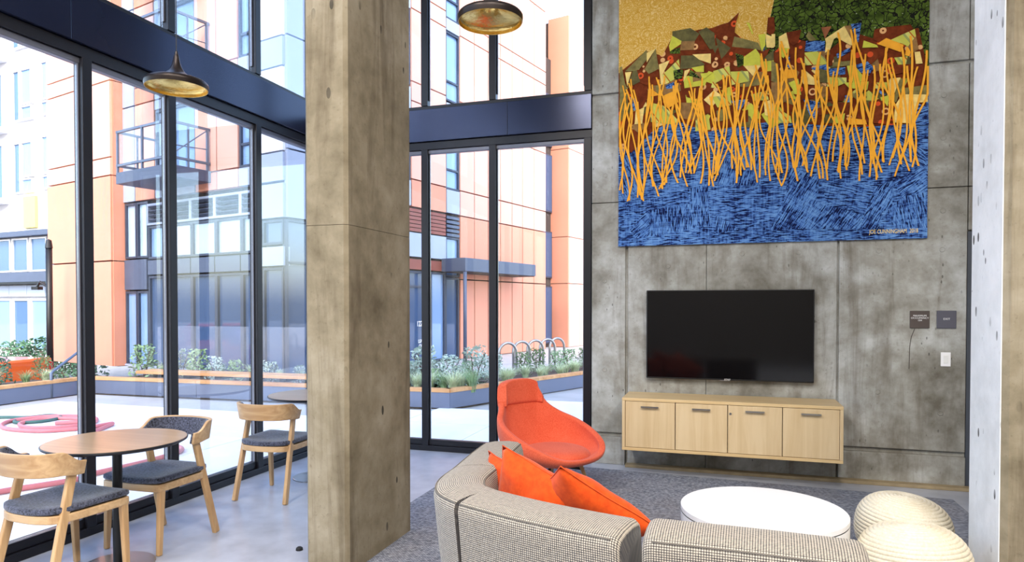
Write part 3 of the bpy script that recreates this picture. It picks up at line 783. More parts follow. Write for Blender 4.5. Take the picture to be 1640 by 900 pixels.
sofa2 = empty('sectional_sofa', (0, 0, 0), label='straight beige woven sofa section in front of the round white table', cat='sofa')
b, P, T, _ = sweep('backrest', [(-.225, 2.392), (.08, 2.385), (.405, 2.362)], sofa2, None, .035, .035)
piping(P, T, .1145, .727, b); piping(P, T, -.100, .737, b)
seat([(-.215, 2.535), (.39, 2.505), (.42, 3.02), (-.205, 3.02)], .10, .395, sofa2)
for x, y in ((-.17, 2.6), (.36, 2.58), (-.17, 2.95), (.36, 2.95)):
    MB().lathe([(.0005, 0), (.02, 0), (.025, .102), (.0005, .102)], 12).build('foot', M['black'], sofa2, loc=(x, y, .012))

# ---- pillows
def pillow(size, th, center, e1, lean, ang, label, n=18, seed=0):
    rr = random.Random(seed)
    top = []; bot = []
    for i in range(n+1):
        r1 = []; r2 = []
        for j in range(n+1):
            x, y = 2*i/n-1, 2*j/n-1
            k = max(0.0, (1-abs(x)**3)*(1-abs(y)**3))**.62
            px = x*(1-.07*(1-y*y)*abs(x)); py = y*(1-.07*(1-x*x)*abs(y))
            w = noise.noise(Vector((x*2.3+seed, y*2.3, seed)))*.22+1
            z = th*k*w; wob = .012*noise.noise(Vector((x*1.1, y*1.1, seed+5)))
            r1.append(Vector((px*size/2, py*size/2, z+wob))); r2.append(Vector((px*size/2, py*size/2, -z+wob)))
        top.append(r1); bot.append(r2)
    mb = MB().grid(top).grid(bot)
    me = mb.mesh('pillow', True)
    bm = bmesh.new(); bm.from_mesh(me); bmesh.ops.remove_doubles(bm, verts=bm.verts, dist=.0006); bmesh.ops.recalc_face_normals(bm, faces=bm.faces); bm.to_mesh(me); bm.free()
    for p in me.polygons: p.use_smooth = True
    t = empty('throw_pillow', center, label=label, cat='pillow', group='orange velvet pillows')
    e1 = Vector((*e1, 0)).normalized(); nin = Vector((-e1.y, e1.x, 0))
    e2 = (Vector((0, 0, 1))*math.cos(lean)-nin*math.sin(lean)).normalized(); e3 = e1.cross(e2)
    Mx = Matrix((e1, e2, e3)).transposed().to_4x4() @ Matrix.Rotation(ang, 4, 'Z')
    me.transform(Mx)
    c = link('cover', me, M['orange_velvet'], t)
    # piped seam round the edge
    hs = size/2; e = []
    for i in range(48):
        s = i/12; k = int(s); f = (s-k)*2-1
        x, y = ((f, -1), (1, f), (-f, 1), (-1, -f))[k]
        wob = .012*noise.noise(Vector((x*1.1, y*1.1, seed+5)))
        e.append(Mx @ Vector((x*(1-.07*(1-y*y)*abs(x))*hs, y*(1-.07*(1-x*x)*abs(y))*hs, wob)))
    MB().tube(e, .003, 5, closed=True).build('seam_edge', M['orange_velvet'], c, smooth=True)
    return t
pillow(.49, .092, (-.575, 2.925, .597), (.95, -.31), R_(42), R_(-46), 'orange velvet pillow tilted on its corner nearest the sofa gap', seed=3)
pillow(.45, .095, (-.80, 2.905, .605), (.93, -.37), R_(14), R_(-19), 'orange velvet pillow in the middle, its peak beside the armchair', seed=8)
pillow(.40, .08, (-.955, 3.06, .58), (.75, -.66), R_(10), R_(-5), 'orange velvet pillow at the back, only its left edge showing', seed=14)

# ---- orange lounge chair
ac = empty('lounge_chair', (-1.32, 5.20, .012), R_(-33), label='orange upholstered lounge chair with tall headrest in front of the glass', cat='armchair')
half = [(.405, 0, .345, 0), (.375, .21, .358, 32), (.275, .34, .42, 54), (.09, .405, .495, 78), (-.10, .405, .56, 102), (-.25, .345, .61, 126), (-.33, .268, .68, 142), (-.385, .225, .785, 153), (-.415, .19, .85, 162), (-.435, .10, .878, 171), (-.44, 0, .882, 180)]
ring = half + [(x, -y, z, 360-a) for x, y, z, a in half[-2:0:-1]]
rim = catmull([Vector((x, y, z)) for x, y, z, a in ring], 3, True)
ang = catmull([Vector((a, 0, 0)) for *_, a in ring]+[Vector((360, 0, 0))], 3)[:-1]
def shell_pt(i, s):
    a = R_(ang[i].x); o = Vector((math.cos(a), math.sin(a), 0)); p = rim[i]
    back = max(0.0, -math.cos(a)); base = Vector((-.03+.235*math.cos(a), .245*math.sin(a), .255))
    q = base.lerp(p, s); q.z = base.z+(p.z-base.z)*(s**1.15)
    return q+o*(.085*(1-.35*back))*math.sin(math.pi*min(s, 1.0))*(1-.2*s)
rows = []
for k in (.15, .6): rows.append([Vector((-.03+.235*k*math.cos(R_(a.x)), .245*k*math.sin(R_(a.x)), .25)) for a in ang])
for s in (0, .18, .36, .55, .75, .9, 1.0): rows.append([shell_pt(i, s) for i in range(len(rim))])
mb = MB().grid(rows, True); mb.f.append(list(range(len(rim))))
sh = mb.build('shell', M['orange_wool'], ac, smooth=True)
md = sh.modifiers.new('thick', 'SOLIDIFY'); md.thickness = .052; md.offset = -1
md = sh.modifiers.new('sub', 'SUBSURF'); md.levels = 2; md.render_levels = 2
idx = [i for i in range(len(rim)) if rim[i].z > .70]
def hp(i, s):
    p = shell_pt(i, s); c = Vector((-.40, 0, p.z)); return p+(p-c)*.03+Vector((-.004, 0, .004))
s0_ = lambda i: ((.665-.255)/(rim[i].z-.255))**(1/1.15)
hr = [[hp(i, s0_(i)+(1-s0_(i))*f) for i in idx] for f in (0, .25, .5, .75, .92, 1.0)]
h_ = MB().grid(hr).build('headrest', M['orange_wool'], ac, smooth=True)
md = h_.modifiers.new('thick', 'SOLIDIFY'); md.thickness = .078; md.offset = -1
md = h_.modifiers.new('sub', 'SUBSURF'); md.levels = 2; md.render_levels = 2
sc = []
for i in range(13):
    th = math.pi*i/12 - math.pi/2; row = []
    for k in range(40):
        a = 2*math.pi*k/40; cr = max(.0, math.cos(th))**.35
        row.append(Vector((.055+.285*cr*math.cos(a), .275*cr*math.sin(a), .328+.058*math.sin(th))))
    sc.append(row)
MB().grid(sc, True).build('seat_cushion', M['orange_wool'], ac, smooth=True)
MB().lathe([(.0005, .225), (.09, .225), (.10, .252), (.0005, .252)], 20).build('hub', M['black'], ac)
for k in range(4):
    a = R_(45+90*k); c, s = math.cos(a), math.sin(a)
    MB().bar((.05*c, .05*s, .225), (.27*c, .27*s, .205), .02, .02).build('brace', M['black'], ac)
    MB().bar((.24*c, .24*s, .245), (.33*c, .33*s, 0), .044, .030, w1=.026, d1=.022, up=(c, s, 0)).build('leg', M['oak'], ac, bevel=.004)

# ---- cafe chairs: facing +y, origin on the floor
def make_chair(label, inner):
    t = empty('cafe_chair', (0, 0, 0), label=label, cat='chair', group='oak cafe chairs with charcoal seats')
    for s in (-1, 1):
        # rear leg leans forwards to the end of the back band
        MB().bar((s*.222, -.245, 0), (s*.196, -.085, .672), .044, .030, up=(1, 0, 0), w1=.046, d1=.028).build('leg', M['oak'], t, bevel=.006)
        MB().bar((s*.205, .215, 0), (s*.205, .195, .432), .030, .028, up=(1, 0, 0), w1=.044, d1=.034).build('leg', M['oak'], t, bevel=.006)
    out = [(-.205, .235), (-.12, .245), (0, .248), (.12, .245), (.205, .235), (.228, .20), (.232, .05), (.226, -.12), (.19, -.20), (.10, -.235), (0, -.242), (-.10, -.235), (-.19, -.20), (-.226, -.12), (-.232, .05), (-.228, .20)]
    fr = [Vector((x*.985, y*.985, 0)) for x, y in out]
    c = catmull(fr, 3, True)
    outer = [[p+Vector((0, 0, z)) for p in c] for z in (.388, .432)]
    mb = MB().grid(outer, True)
    n = len(c); mb.f.append(list(range(n))); mb.f.append([n+i for i in range(n)])
    mb.build('seat_frame', M['oak_h'], t, bevel=.006)
    c2 = catmull([Vector((x*.99, y*.99, 0)) for x, y in out], 3, True); rows = []
    for k, z in ((.55, .4325), (.985, .433), (1.0, .440), (.995, .458), (.95, .464), (.80, .465), (.45, .460), (.08, .457)):
        rows.append([p*k+Vector((0, 0, z+.010*abs(p.x*k/.23)**2)) for p in c2])
    mb = MB().grid(rows, True); n = len(c2); mb.f.append([(len(rows)-1)*n+i for i in range(n)]); mb.f.append(list(range(n)))
    mb.build('seat_pad', M['seat_fabric'], t, smooth=True)
    # back band: wraps the rear, its ends drop on to the legs
    ctl = [(-.206, -.045), (-.210, -.12), (-.190, -.195), (-.125, -.245), (0, -.265), (.125, -.245), (.190, -.195), (.210, -.12), (.206, -.045)]
    P = catmull([Vector((*p, 0)) for p in ctl], 6); N = len(P)
    def band(off, th, zl, zh, name, m, trim):
        rows = []
        for i, p in enumerate(P):
            f = i/(N-1); e = min(f, 1-f)/.5; tg = (P[min(i+1, N-1)]-P[max(i-1, 0)]).normalized(); nrm = Vector((tg.y, -tg.x, 0))
            k = min(1.0, max(0.0, (e-.10)/.30)); k = k*k*(3-2*k)
            lo = zl+(.625-zl)*(1-k) + trim; hi = zh+(.700-zh)*(1-k) - trim
            if hi < lo+.01: hi = lo+.01
            tilt = .018
            a = p+nrm*(off); b_ = p+nrm*(off+th)
            rows.append([a+Vector((0, 0, lo)), b_+Vector((0, 0, lo)), b_+nrm*tilt+Vector((0, 0, hi)), a+nrm*tilt+Vector((0, 0, hi))])
        mb = MB().grid(rows, True); mb.f.append([0, 1, 2, 3]); L = len(mb.v); mb.f.append([L-4, L-3, L-2, L-1])
        return mb.build(name, m, t, bevel=.004)
    band(0, .020, .636, .762, 'back_band', M['oak_h'], 0)
    if inner: band(-.015, .0145, .640, .758, 'back_pad', M['seat_fabric'], .003)
    return t
def put(o, x, y, rz): o.location = (x, y, 0); o.rotation_euler = (0, 0, rz)
chA = make_chair('oak cafe chair with charcoal seat seen from behind, nearest the left edge', True)
put(chA, -3.46, 2.775, R_(-4))
chB = copy_tree(chA); put(chB, -3.46, 3.435, R_(180)); chB['label'] = 'oak cafe chair with padded charcoal back facing the viewer across the near table'
chC = copy_tree(chA); put(chC, -3.41, 4.57, R_(3)); chC['label'] = 'oak cafe chair standing alone beside the tan concrete column'

def cafe_table(x, y, r, rb, label):
    t = empty('cafe_table', (x, y, 0), label=label, cat='table', group='round cafe tables')
    MB().lathe([(.0005, .712), (r-.02, .712), (r-.003, .722), (r, .730), (r-.003, .733), (r-.008, .733)], 72).build('edge_band', M['black'], t, smooth=False)
    MB().lathe([(r-.007, .722), (r-.007, .7345), (.0005, .7345)], 72).build('top', M['table_top'], t)
    MB().lathe([(.026, .014), (.026, .70)], 20).build('post', M['black'], t, smooth=True)
    MB().lathe([(.0005, .70), (.13, .70), (.13, .711), (.0005, .711)], 24).build('mount_plate', M['black'], t)
    MB().lathe([(.0005, 0), (rb, 0), (rb, .008), (rb-.006, .012), (.03, .016), (.0005, .016)], 48).build('base', M['steel'], t)
    return t
cafe_table(-3.37, 3.035, .375, .195, 'near round cafe table between two oak chairs')
cafe_table(-3.43, 5.12, .40, .195, 'far round cafe table half hidden by the tan concrete column')
st = empty('floor_stub', (-2.505, 3.56, 0), label='small black stub on the floor beside the tan concrete column', cat='stub')
MB().lathe([(.0005, 0), (.022, 0), (.02, .014), (.012, .02), (.0005, .022)], 14).build('cap', M['rubber'], st, smooth=True)

# ---- pendants
def pendant(x, y, z, label):
    t = empty('pendant_lamp', (x, y, z), label=label, cat='lamp', group='black and brass pendant lamps')
    outer = [(.012, .178), (.016, .165), (.020, .14), (.028, .11), (.045, .078), (.080, .050), (.130, .032), (.166, .020), (.178, .008), (.180, -.002), (.1785, -.014), (.1765, -.026)]
    inner = [(.176, -.006), (.172, .000), (.160, .006), (.120, .020), (.075, .036), (.040, .058), (.026, .085), (.0008, .10)]
    # the rim turns under into a shallow brass bowl
    MB().lathe(catmull2(outer), 56).build('shade', M['pend_black'], t, smooth=True)
    low = [(.1755, -.026), (.1725, -.026), (.172, -.012), (.168, -.002), (.155, .008), (.120, .018), (.075, .034), (.040, .056), (.026, .083), (.0008, .098)]
    MB().lathe(catmull2(low), 56).build('brass_bowl', M['brass'], t, smooth=True)
    MB().lathe([(.0008, .198), (.008, .197), (.011, .178), (.0008, .176)], 16).build('cord_grip', M['pend_black'], t)
    MB().tube([(0, 0, .195), (0, 0, ZC-z-.03)], .003, 8).build('cord', M['black'], t)
    MB().lathe([(.0008, ZC-z-.035), (.05, ZC-z-.035), (.055, ZC-z), (.0008, ZC-z)], 24).build('canopy', M['black'], t)
    MB().lathe([(.0008, .045), (.010, .048), (.014, .058), (.012, .075), (.008, .085)], 16).build('bulb', M['brass'], t, smooth=True)
    return t
def catmull2(p): return [(q.x, q.y) for q in catmull([Vector((a, b, 0)) for a, b in p], 4)]
pendant(-3.17, 3.30, 2.855, 'black and brass pendant lamp hanging before the left window wall')
pendant(-1.235, 3.52, 3.10, 'black and brass pendant lamp hanging right of the tan concrete column')

# ---- round fill lamps, added unseen on the ceiling to brighten the room
def fill_lamp(x, y):
    t = empty('fill_lamp', (x, y, ZC), label='added round white fill lamp, unseen high above the room', cat='lamp', group='added fill lamps')
    MB().lathe([(.0005, -.001), (.36, -.001), (.36, -.10), (.345, -.10), (.345, -.09)], 40).build('drum', M['white_paint'], t)
    MB().lathe([(.0005, -.088), (.344, -.088), (.344, -.084), (.0005, -.084)], 40).build('diffuser', M['diffuser'], t)
    d = bpy.data.lights.new('fill_lamp_light', 'AREA'); d.shape = 'DISK'; d.size = .66; d.energy = FILL_W; d.color = (1.0, .93, .84)
    o = bpy.data.objects.new('fill_lamp_light', d); COL.objects.link(o); o.parent = t; o.location = (0, 0, -.112)
t = NT('fill lamp diffuser'); M['diffuser'] = t.fin((.9, .9, .88, 1), .6, emis=(1, .93, .84, 1), es=3.0)
for x in (-2.4, .2, 2.8):
    for y in (-3.8, -1.6, .6): fill_lamp(x, y)
# ================================================================== OUTSIDE
gr = MB().prism([(-11.9, -12), (-11.9, 40), (30, 40), (30, -12)], -.30, -.035)
gr.build('floor_courtyard', M['ground'])['kind'] = 'structure'
box('floor_street', M['street'], -90, -11.9, -40, 90, -1.0, -.80)['kind'] = 'structure'
patio = empty('floor_patio', (0, 0, 0), kind='structure')
box('bedding', M['ground'], -10.55, -4.13, -4.0, 8.83, -.034, -.016, patio); box('bedding', M['ground'], -4.12, 1.2, 6.76, 9.1, -.034, -.016, patio)
box('bedding', M['ground'], -3.3, 2.0, 9.11, 15.0, -.034, -.016, patio)
slab = MB().box(0, 1.19, 0, 1.19, -.015, 0).mesh('paver'); slab.materials.append(M['patio'])
for i in range(-6, 4):
    for j in range(-3, 12):
        x, y = -2.80+1.2*i, 6.77+1.2*(j-5) - .01
        if x < -4.12-1.19+.02 and y > -4.2 and y+1.19 < 8.85 and x > -10.6: pass
        elif x >= -4.02 and y >= 6.75 and x < 1.5 and (y < 9.2-1.19 or x > -3.5+.42*(y+1.2-9.13)): pass
        else: continue
        link('paver', slab, None, patio, (x, y, 0))
box('paver', M['patio'], -5.20, -4.13, -4.0, 6.74, -.015, 0, patio); box('paver', M['patio'], -5.20, -4.02, 6.76, 8.85, -.015, 0, patio)

# ---- planters: grey metal faces, timber cap, mulch
def planter(pts, depth, label, h=.285):
    """pts: front line in plan, bed lies to the left of the walking direction"""
    t = empty('planter', (*pts[0], 0), label=label, cat='planter')
    o = Vector((*pts[0], 0)); P = [Vector((*p, 0))-o for p in pts]
    for a, b in zip(P[:-1], P[1:]):
        d = (b-a); L = d.length; d.normalize(); n = Vector((-d.y, d.x, 0)); k = max(1, round(L/2.0))
        for i in range(k):
            p0, p1 = a+d*(L*i/k+.003), a+d*(L*(i+1)/k-.003)
            m = MB(); z0, z1 = 0, h-.055
            m.prism([p0.xy, p1.xy, (p1+n*.04).xy, (p0+n*.04).xy], z0, z1); m.build('face_panel', M['planter'], t)
            q0, q1 = a+d*(L*i/k+.002), a+d*(L*(i+1)/k-.002)
            MB().prism([(q0-n*.015).xy, (q1-n*.015).xy, (q1+n*.12).xy, (q0+n*.12).xy], h-.054, h).build('cap_board', M['timber'], t, bevel=.004)
        MB().prism([(a+n*.041).xy, (b+n*.041).xy, (b+n*depth).xy, (a+n*depth).xy], -.03, h-.09).build('mulch', M['soil'], t)
    return t
planter([(-10.60, 1.0), (-10.48, 8.80)], 1.2, 'low grey planter with timber cap along the west patio edge')
planter([(-10.46, 8.86), (-3.83, 9.12), (-2.2, 12.9), (-1.2, 15.4)], 1.8, 'long grey planter with timber cap turning the corner below the orange facade')

# ---- bench on the planter
bn = empty('timber_bench', (-9.62, 9.03, .285), R_(1.6), label='long timber bench with dark feet on the planter cap', cat='bench')
for k in range(3): box('seat_board', M['timber'], 0, 4.0, .02+.125*k, .137+.125*k, .055, .105, bn, bevel=.004)
for i in range(6): box('foot', M['black'], .35+.62*i, .47+.62*i, .04, .36, .001, .054, bn)

# ---- plants
def blade_mesh(name, n, hgt, spread, w, m, seed, droop=.6):
    r = random.Random(seed); mb = MB()
    for _ in range(n):
        a = r.uniform(0, 6.283); o = Vector((math.cos(a), math.sin(a), 0)); sd = Vector((-o.y, o.x, 0)); k = r.uniform(.55, 1.0)
        L = hgt*k; s = spread*r.uniform(.25, 1.0); b = len(mb.v); base = o*r.uniform(0, .06)
        for i in range(4):
            f = i/3; p = base+o*s*f*f+Vector((0, 0, L*(f-droop*.45*f**3))); ww = w*(1-f)*.5+.0006
            mb.v += [p-sd*ww, p+sd*ww]
        for i in range(3): mb.f.append([b+2*i, b+2*i+1, b+2*i+3, b+2*i+2])
    me = mb.mesh(name, fix=False); me.materials.append(m); return me
def leaf_mesh(name, n, hgt, rad, ls, m, seed):
    r = random.Random(seed); mb = MB()
    for _ in range(n):
        th = r.uniform(0, 6.283); f = r.uniform(.05, 1); rr = rad*math.sqrt(r.random())*(1-.45*f); c = Vector((rr*math.cos(th), rr*math.sin(th), hgt*f))
        d = Vector((r.uniform(-1, 1), r.uniform(-1, 1), r.uniform(-.2, 1))).normalized(); s = d.orthogonal().normalized(); l = ls*r.uniform(.6, 1.2); b = len(mb.v)
        mb.v += [c-d*l*.5, c+s*l*.22, c+d*l*.5, c-s*l*.22]; mb.f.append([b, b+1, b+2, b+3])
    me = mb.mesh(name, fix=False); me.materials.append(m); return me
def stem_mesh(name, n, hgt, rad, m, seed):
    r = random.Random(seed); mb = MB()
    for _ in range(n):
        a = r.uniform(0, 6.283); mb.tube([(0, 0, 0), (rad*.3*math.cos(a), rad*.3*math.sin(a), hgt*.5), (rad*.6*math.cos(a), rad*.6*math.sin(a), hgt*.85)], .006, 4)
    me = mb.mesh(name); me.materials.append(m); return me
GR = [blade_mesh('blades', 150, .50, .30, .012, M['leaf_pale'], s) for s in (1, 2, 3)] + [blade_mesh('blades', 130, .55, .26, .013, M['leaf_green'], 4)]
SH = [leaf_mesh('leaves', 330, .62, .30, .085, m, s) for s, m in ((5, M['leaf_green']), (6, M['leaf_dark']), (7, M['leaf_blue']))]
ST = [stem_mesh('stems', 6, .6, .3, M['soil'], s) for s in (8, 9)]
rp = random.Random(5)
def plant(kind, x, y, z, sc, lab, grp):
    if kind == 'g':
        t = empty('grass_tuft', (x, y, z), rp.uniform(0, 6), label=lab, cat='plant', group=grp)
        o = link('blades', rp.choice(GR), None, t)
        o.scale = (sc, sc, sc)
    else:
        t = empty('leafy_shrub', (x, y, z), rp.uniform(0, 6), label=lab, cat='plant', group=grp)
        me = SH[{'s': 0, 'd': 1, 'b': 2}[kind]]
        for nm, mm in (('leaves', me), ('stems', rp.choice(ST))):
            o = link(nm, mm, None, t); o.scale = (sc, sc, sc)
zb = .19
for i in range(9):
    y = 4.6+.5*i+rp.uniform(-.1, .1); plant('g', -11.0+rp.uniform(-.2, .2), y, zb, rp.uniform(.65, .95), 'pale grass tuft in the west planter', 'grass tufts in the west planter')
for i in range(4):
    y = 6.9+.6*i+rp.uniform(-.1, .1); plant('s' if i % 2 else 'd', -11.45, y, zb, rp.uniform(.7, 1.0), 'leafy shrub at the back of the west planter', 'shrubs in the west planter')
for i in range(14):
    x = -10.1+.47*i+rp.uniform(-.1, .1); plant(rp.choice('bsb'), x, 9.75+rp.uniform(-.12, .3), zb, rp.uniform(.55, .85)*(1.35 if i < 3 else .8), 'grey green shrub behind the timber bench', 'shrubs behind the bench')
for i in range(10):
    x = -10.2+.62*i+rp.uniform(-.15, .15); plant('g', x, 10.3+rp.uniform(-.2, .2), zb, rp.uniform(.5, .75), 'grass tuft behind the timber bench', 'grass tufts behind the bench')
def along(f, off):
    d = Vector((.392, .92)); n = Vector((-.92, .392)); p = Vector((-3.80, 9.14))+d*f+n*off; return p
for i in range(24):
    p = along(.35+.27*i+rp.uniform(-.1, .1), rp.uniform(.25, .55)); plant('g', p.x, p.y, zb, rp.uniform(.62, .9), 'pale grass tuft along the slanted planter', 'grass tufts in the slanted planter')
for i in range(12):
    p = along(.3+.5*i+rp.uniform(-.1, .1), rp.uniform(.8, 1.3)); plant(rp.choice('sb'), p.x, p.y, zb, rp.uniform(.5, .8), 'leafy shrub at the back of the slanted planter', 'shrubs in the slanted planter')
for i in range(9):
    plant('g', -5.9+.27*i+rp.uniform(-.08, .08), 9.45+rp.uniform(-.1, .25), zb, rp.uniform(.75, 1.0), 'pale grass tuft near the slanted planter corner', 'grass tufts near the planter corner')
for i in range(5):
    plant('b', -5.8+.5*i+rp.uniform(-.1, .1), 10.1+rp.uniform(-.1, .3), zb, rp.uniform(.8, 1.1), 'grey green shrub near the slanted planter corner', 'shrubs near the planter corner')
for i in range(8):
    plant('d', -22.9+.66*i, 16.4-.13*i, -.8, rp.uniform(1.7, 2.1), 'dark hedge shrub below the white building windows', 'hedge shrubs across the street')

# ---- handrail, lamp post, bike racks
hr_ = empty('handrail', (-10.50, 8.22, 0), label='grey steel handrail rising from the west planter', cat='handrail')
MB().tube([(0, 0, 0), (0, 0, .40), (-.02, .06, .435), (-.09, .55, .70), (-.12, .75, .80)], .022, 10).build('rail', M['rail'], hr_, smooth=True)
MB().tube([(-.12, .75, .79), (-.12, .75, .19)], .02, 10).build('post', M['rail'], hr_, smooth=True)
lp = empty('lamp_post', (-16.25, 12.7, -.8), label='slim black street lamp post in front of the white building', cat='lamp post')
MB().lathe([(.0008, 0), (.16, 0), (.16, .10), (.09, .16), (.0008, .17)], 16).build('base', M['black'], lp)
MB().tube([(0, 0, .1), (0, 0, 3.75)], .075, 12).build('pole', M['black'], lp, smooth=True)
MB().tube([(0, 0, 2.75), (-.25, -.05, 2.9), (-.34, -.05, 2.78)], .03, 8).box(-.46, -.24, -.12, .02, 2.70, 2.78).build('arm', M['black'], lp)
MB().lathe([(.0008, 3.75), (.09, 3.75), (.06, 3.95), (.0008, 3.98)], 14).build('cap', M['black'], lp)
RACK = [(-4.418, 13.706), (-4.284, 14.30), (-4.133, 14.889), (-3.998, 15.478), (-3.90, 16.03)]
for i, (x, y) in enumerate(RACK):
    t = empty('bike_rack', (x, y, -.035), R_(50), label='steel hoop bike rack number %s from the left, behind the slanted planter' % ('one', 'two', 'three', 'four', 'five')[i], cat='bike rack', group='steel hoop bike racks')
    arc = [(-.22, 0, 0), (-.22, 0, .50)]+[(-.22*math.cos(math.pi*k/10), 0, .52+.22*math.sin(math.pi*k/10)) for k in range(11)]+[(.22, 0, .50), (.22, 0, 0)]
    MB().tube(arc, .03, 10).build('hoop', M['steel'], t, smooth=True)
    for s in (-1, 1): MB().lathe([(.0008, 0), (.06, 0), (.06, .012), (.0008, .012)], 12).build('flange', M['steel'], t, loc=(s*.22, 0, 0))

# ---- orange pickup at the far left
tk = empty('pickup_truck', (-15.55, 10.55, -.8), R_(10), label='orange pickup truck at the left edge beyond the patio', cat='truck')
bed = box('bed', M['truck'], -.95, .95, -.9, .9, .55, 1.12, tk, bevel=.05, seg=3)
box('tailgate', M['truck'], .951, .985, -.75, .75, .60, 1.08, tk, bevel=.01)
for s in (-1, 1): box('tail_lamp', M['tail'], .951, .99, s*.83-.06, s*.83+.06, .78, 1.02, tk, bevel=.02)
box('bumper', M['black'], .96, 1.06, -.85, .85, .42, .53, tk, bevel=.01)
box('cab', M['truck'], -2.3, -.97, -.88, .88, .55, 1.75, tk, bevel=.15, seg=4); box('cab_window', M['pane_dark'], -.966, -.955, -.7, .7, 1.25, 1.65, tk)
box('hood', M['truck'], -3.3, -2.28, -.85, .85, .55, 1.15, tk, bevel=.1, seg=3)
for x in (-.1, -2.7):
    for s in (-1, 1): MB().lathe([(.0008, -.1), (.26, -.1), (.33, -.07), (.33, .07), (.26, .1), (.0008, .1)], 24).build('wheel', M['rubber'], tk, loc=(x, s*.82, .33), rot=(R_(90), 0, 0))
dr = empty('blue_drum', (-15.3, 10.25, .322), label='blue plastic drum on the orange truck bed', cat='drum')
MB().lathe([(.0008, 0), (.24, 0), (.27, .03), (.27, .22), (.25, .33), (.16, .42), (.0008, .46)], 24).build('shell', M['blue_pl'], dr, smooth=True)
MB().lathe([(.0008, .455), (.06, .455), (.06, .49), (.0008, .49)], 14).build('lid', M['letter'], dr)

# ---- hoses on the patio
def hose(pts, r, m, label):
    P = catmull([Vector((x, y, r+.002+.0*i)) for i, (x, y) in enumerate(pts)], 8)
    t = empty('garden_hose', (pts[0][0], pts[0][1], 0), label=label, cat='hose')
    o = Vector((pts[0][0], pts[0][1], 0))
    # lift the later turns of the coil over the earlier ones
    Q = []
    for i, p in enumerate(P):
        lift = 0
        for k in range(0, i-10, 3):
            if (P[k].xy-p.xy).length < 2.5*r: lift = max(lift, r*1.6)
        Q.append(p-o+Vector((0, 0, lift)))
    MB().tube(Q, r, 8).build('tube', m, t, smooth=True)
    MB().tube([Q[-1], Q[-1]+(Q[-1]-Q[-2]).normalized()*.06], r*1.4, 8).build('nozzle', M['brass'], t)
hose([(-8.05, 6.35), (-7.85, 6.55), (-8.15, 6.70), (-8.50, 6.55), (-8.45, 6.20), (-8.05, 6.02), (-7.70, 6.20), (-7.65, 6.55), (-8.05, 6.85), (-8.62, 6.72), (-8.75, 6.28), (-8.35, 5.92), (-7.75, 5.90), (-7.40, 6.2), (-7.35, 6.55), (-7.2, 6.3), (-7.0, 5.95), (-6.6, 5.6), (-5.9, 5.75), (-5.35, 5.60), (-5.25, 5.09), (-5.32, 4.55), (-5.29, 4.34), (-5.4, 4.1), (-5.52, 3.87), (-5.7, 3.2)], .024, M['hose_red'], 'faded red garden hose coiled on the pale patio')
hose([(-8.75, 6.35), (-8.58, 6.25), (-8.36, 6.42), (-8.42, 6.72), (-8.72, 6.82), (-8.86, 6.58), (-9.2, 6.48), (-9.8, 6.0), (-10.2, 5.4)], .02, M['hose_green'], 'dark green garden hose coiled beside the red hose')

# ---- orange apartment building: local x to the right along facade A (y = 0), local y away along facade B (x = 0)
bld = empty('apartment_building', (-8.66, 11.9, 0), R_(-14), label='orange panelled apartment building with balconies across the patio', cat='building')
mb = MB(); mb.box(-6.0, -.06, .12, 10, -.03, 14); mb.box(-9.22, -6.0, -.2, 10, -.03, 14); mb.box(-5.9, -.06, 10, 11.13, -.03, 14); mb.box(-3, .16, 12.56, 20, -.03, 11.9); mb.box(-3, -.5, 11.13, 12.56, -.03, 10.5)
mb.build('core', M['backing'], bld)
def fa(x0, x1, z0, z1, m, y=0.0, th=.05, name='facade_panel', g=.018):       # on facade A
    return box(name, m, x0+g, x1-g, y-th, y+.12, z0+g, z1-g, bld)
def fb(y0, y1, z0, z1, m, x=0.0, th=.05, name='facade_panel', g=.018):       # on facade B
    return box(name, m, x-.06, x+th, y0+g, y1-g, z0+g, z1-g, bld)
def win_a(x0, x1, z0, z1, y=.06, m='pane', w=.05, bars=()):
    mb = MB(); mb.box(x0, x1, y-.08, y+.05, z0, z0+w); mb.box(x0, x1, y-.08, y+.05, z1-w, z1); mb.box(x0, x0+w, y-.08, y+.05, z0+w, z1-w); mb.box(x1-w, x1, y-.08, y+.05, z0+w, z1-w)
    for b in bars: mb.box(x0+w, x1-w, y-.07, y+.04, b-w/2, b+w/2)
    f = mb.build('window_frame', M['frame_dark'], bld); box('pane', M[m], x0+w, x1-w, y-.02, y+.0, z0+w, z1-w, f); return f
def win_b(y0, y1, z0, z1, x=-.06, m='pane', w=.05, bars=()):
    mb = MB(); mb.box(x-.05, x+.08, y0, y1, z0, z0+w); mb.box(x-.05, x+.08, y0, y1, z1-w, z1); mb.box(x-.05, x+.08, y0, y0+w, z0+w, z1-w); mb.box(x-.05, x+.08, y1-w, y1, z0+w, z1-w)
    for b in bars: mb.box(x-.04, x+.07, y0+w, y1-w, b-w/2, b+w/2)
    f = mb.build('window_frame', M['frame_dark'], bld); box('pane', M[m], x+.0, x+.02, y0+w, y1-w, z0+w, z1-w, f); return f
def louver_a(x0, x1, z0, z1):
    f = MB().box(x0, x0+.05, -.05, .1, z0, z1).box(x1-.05, x1, -.05, .1, z0, z1).box(x0+.05, x1-.05, -.05, .1, z1-.05, z1).box(x0+.05, x1-.05, -.05, .1, z0, z0+.05).build('louver_frame', M['panel_grey'], bld)
    n = 4
    for i in range(n):
        z = z0+.08+(z1-z0-.14)*i/(n-.5)
        MB().bar((x0+.052, -.01, z+.03), (x1-.052, -.01, z+.03), .10, .018, up=(0, .55, 1)).build('slat', M['panel_dark'], f)
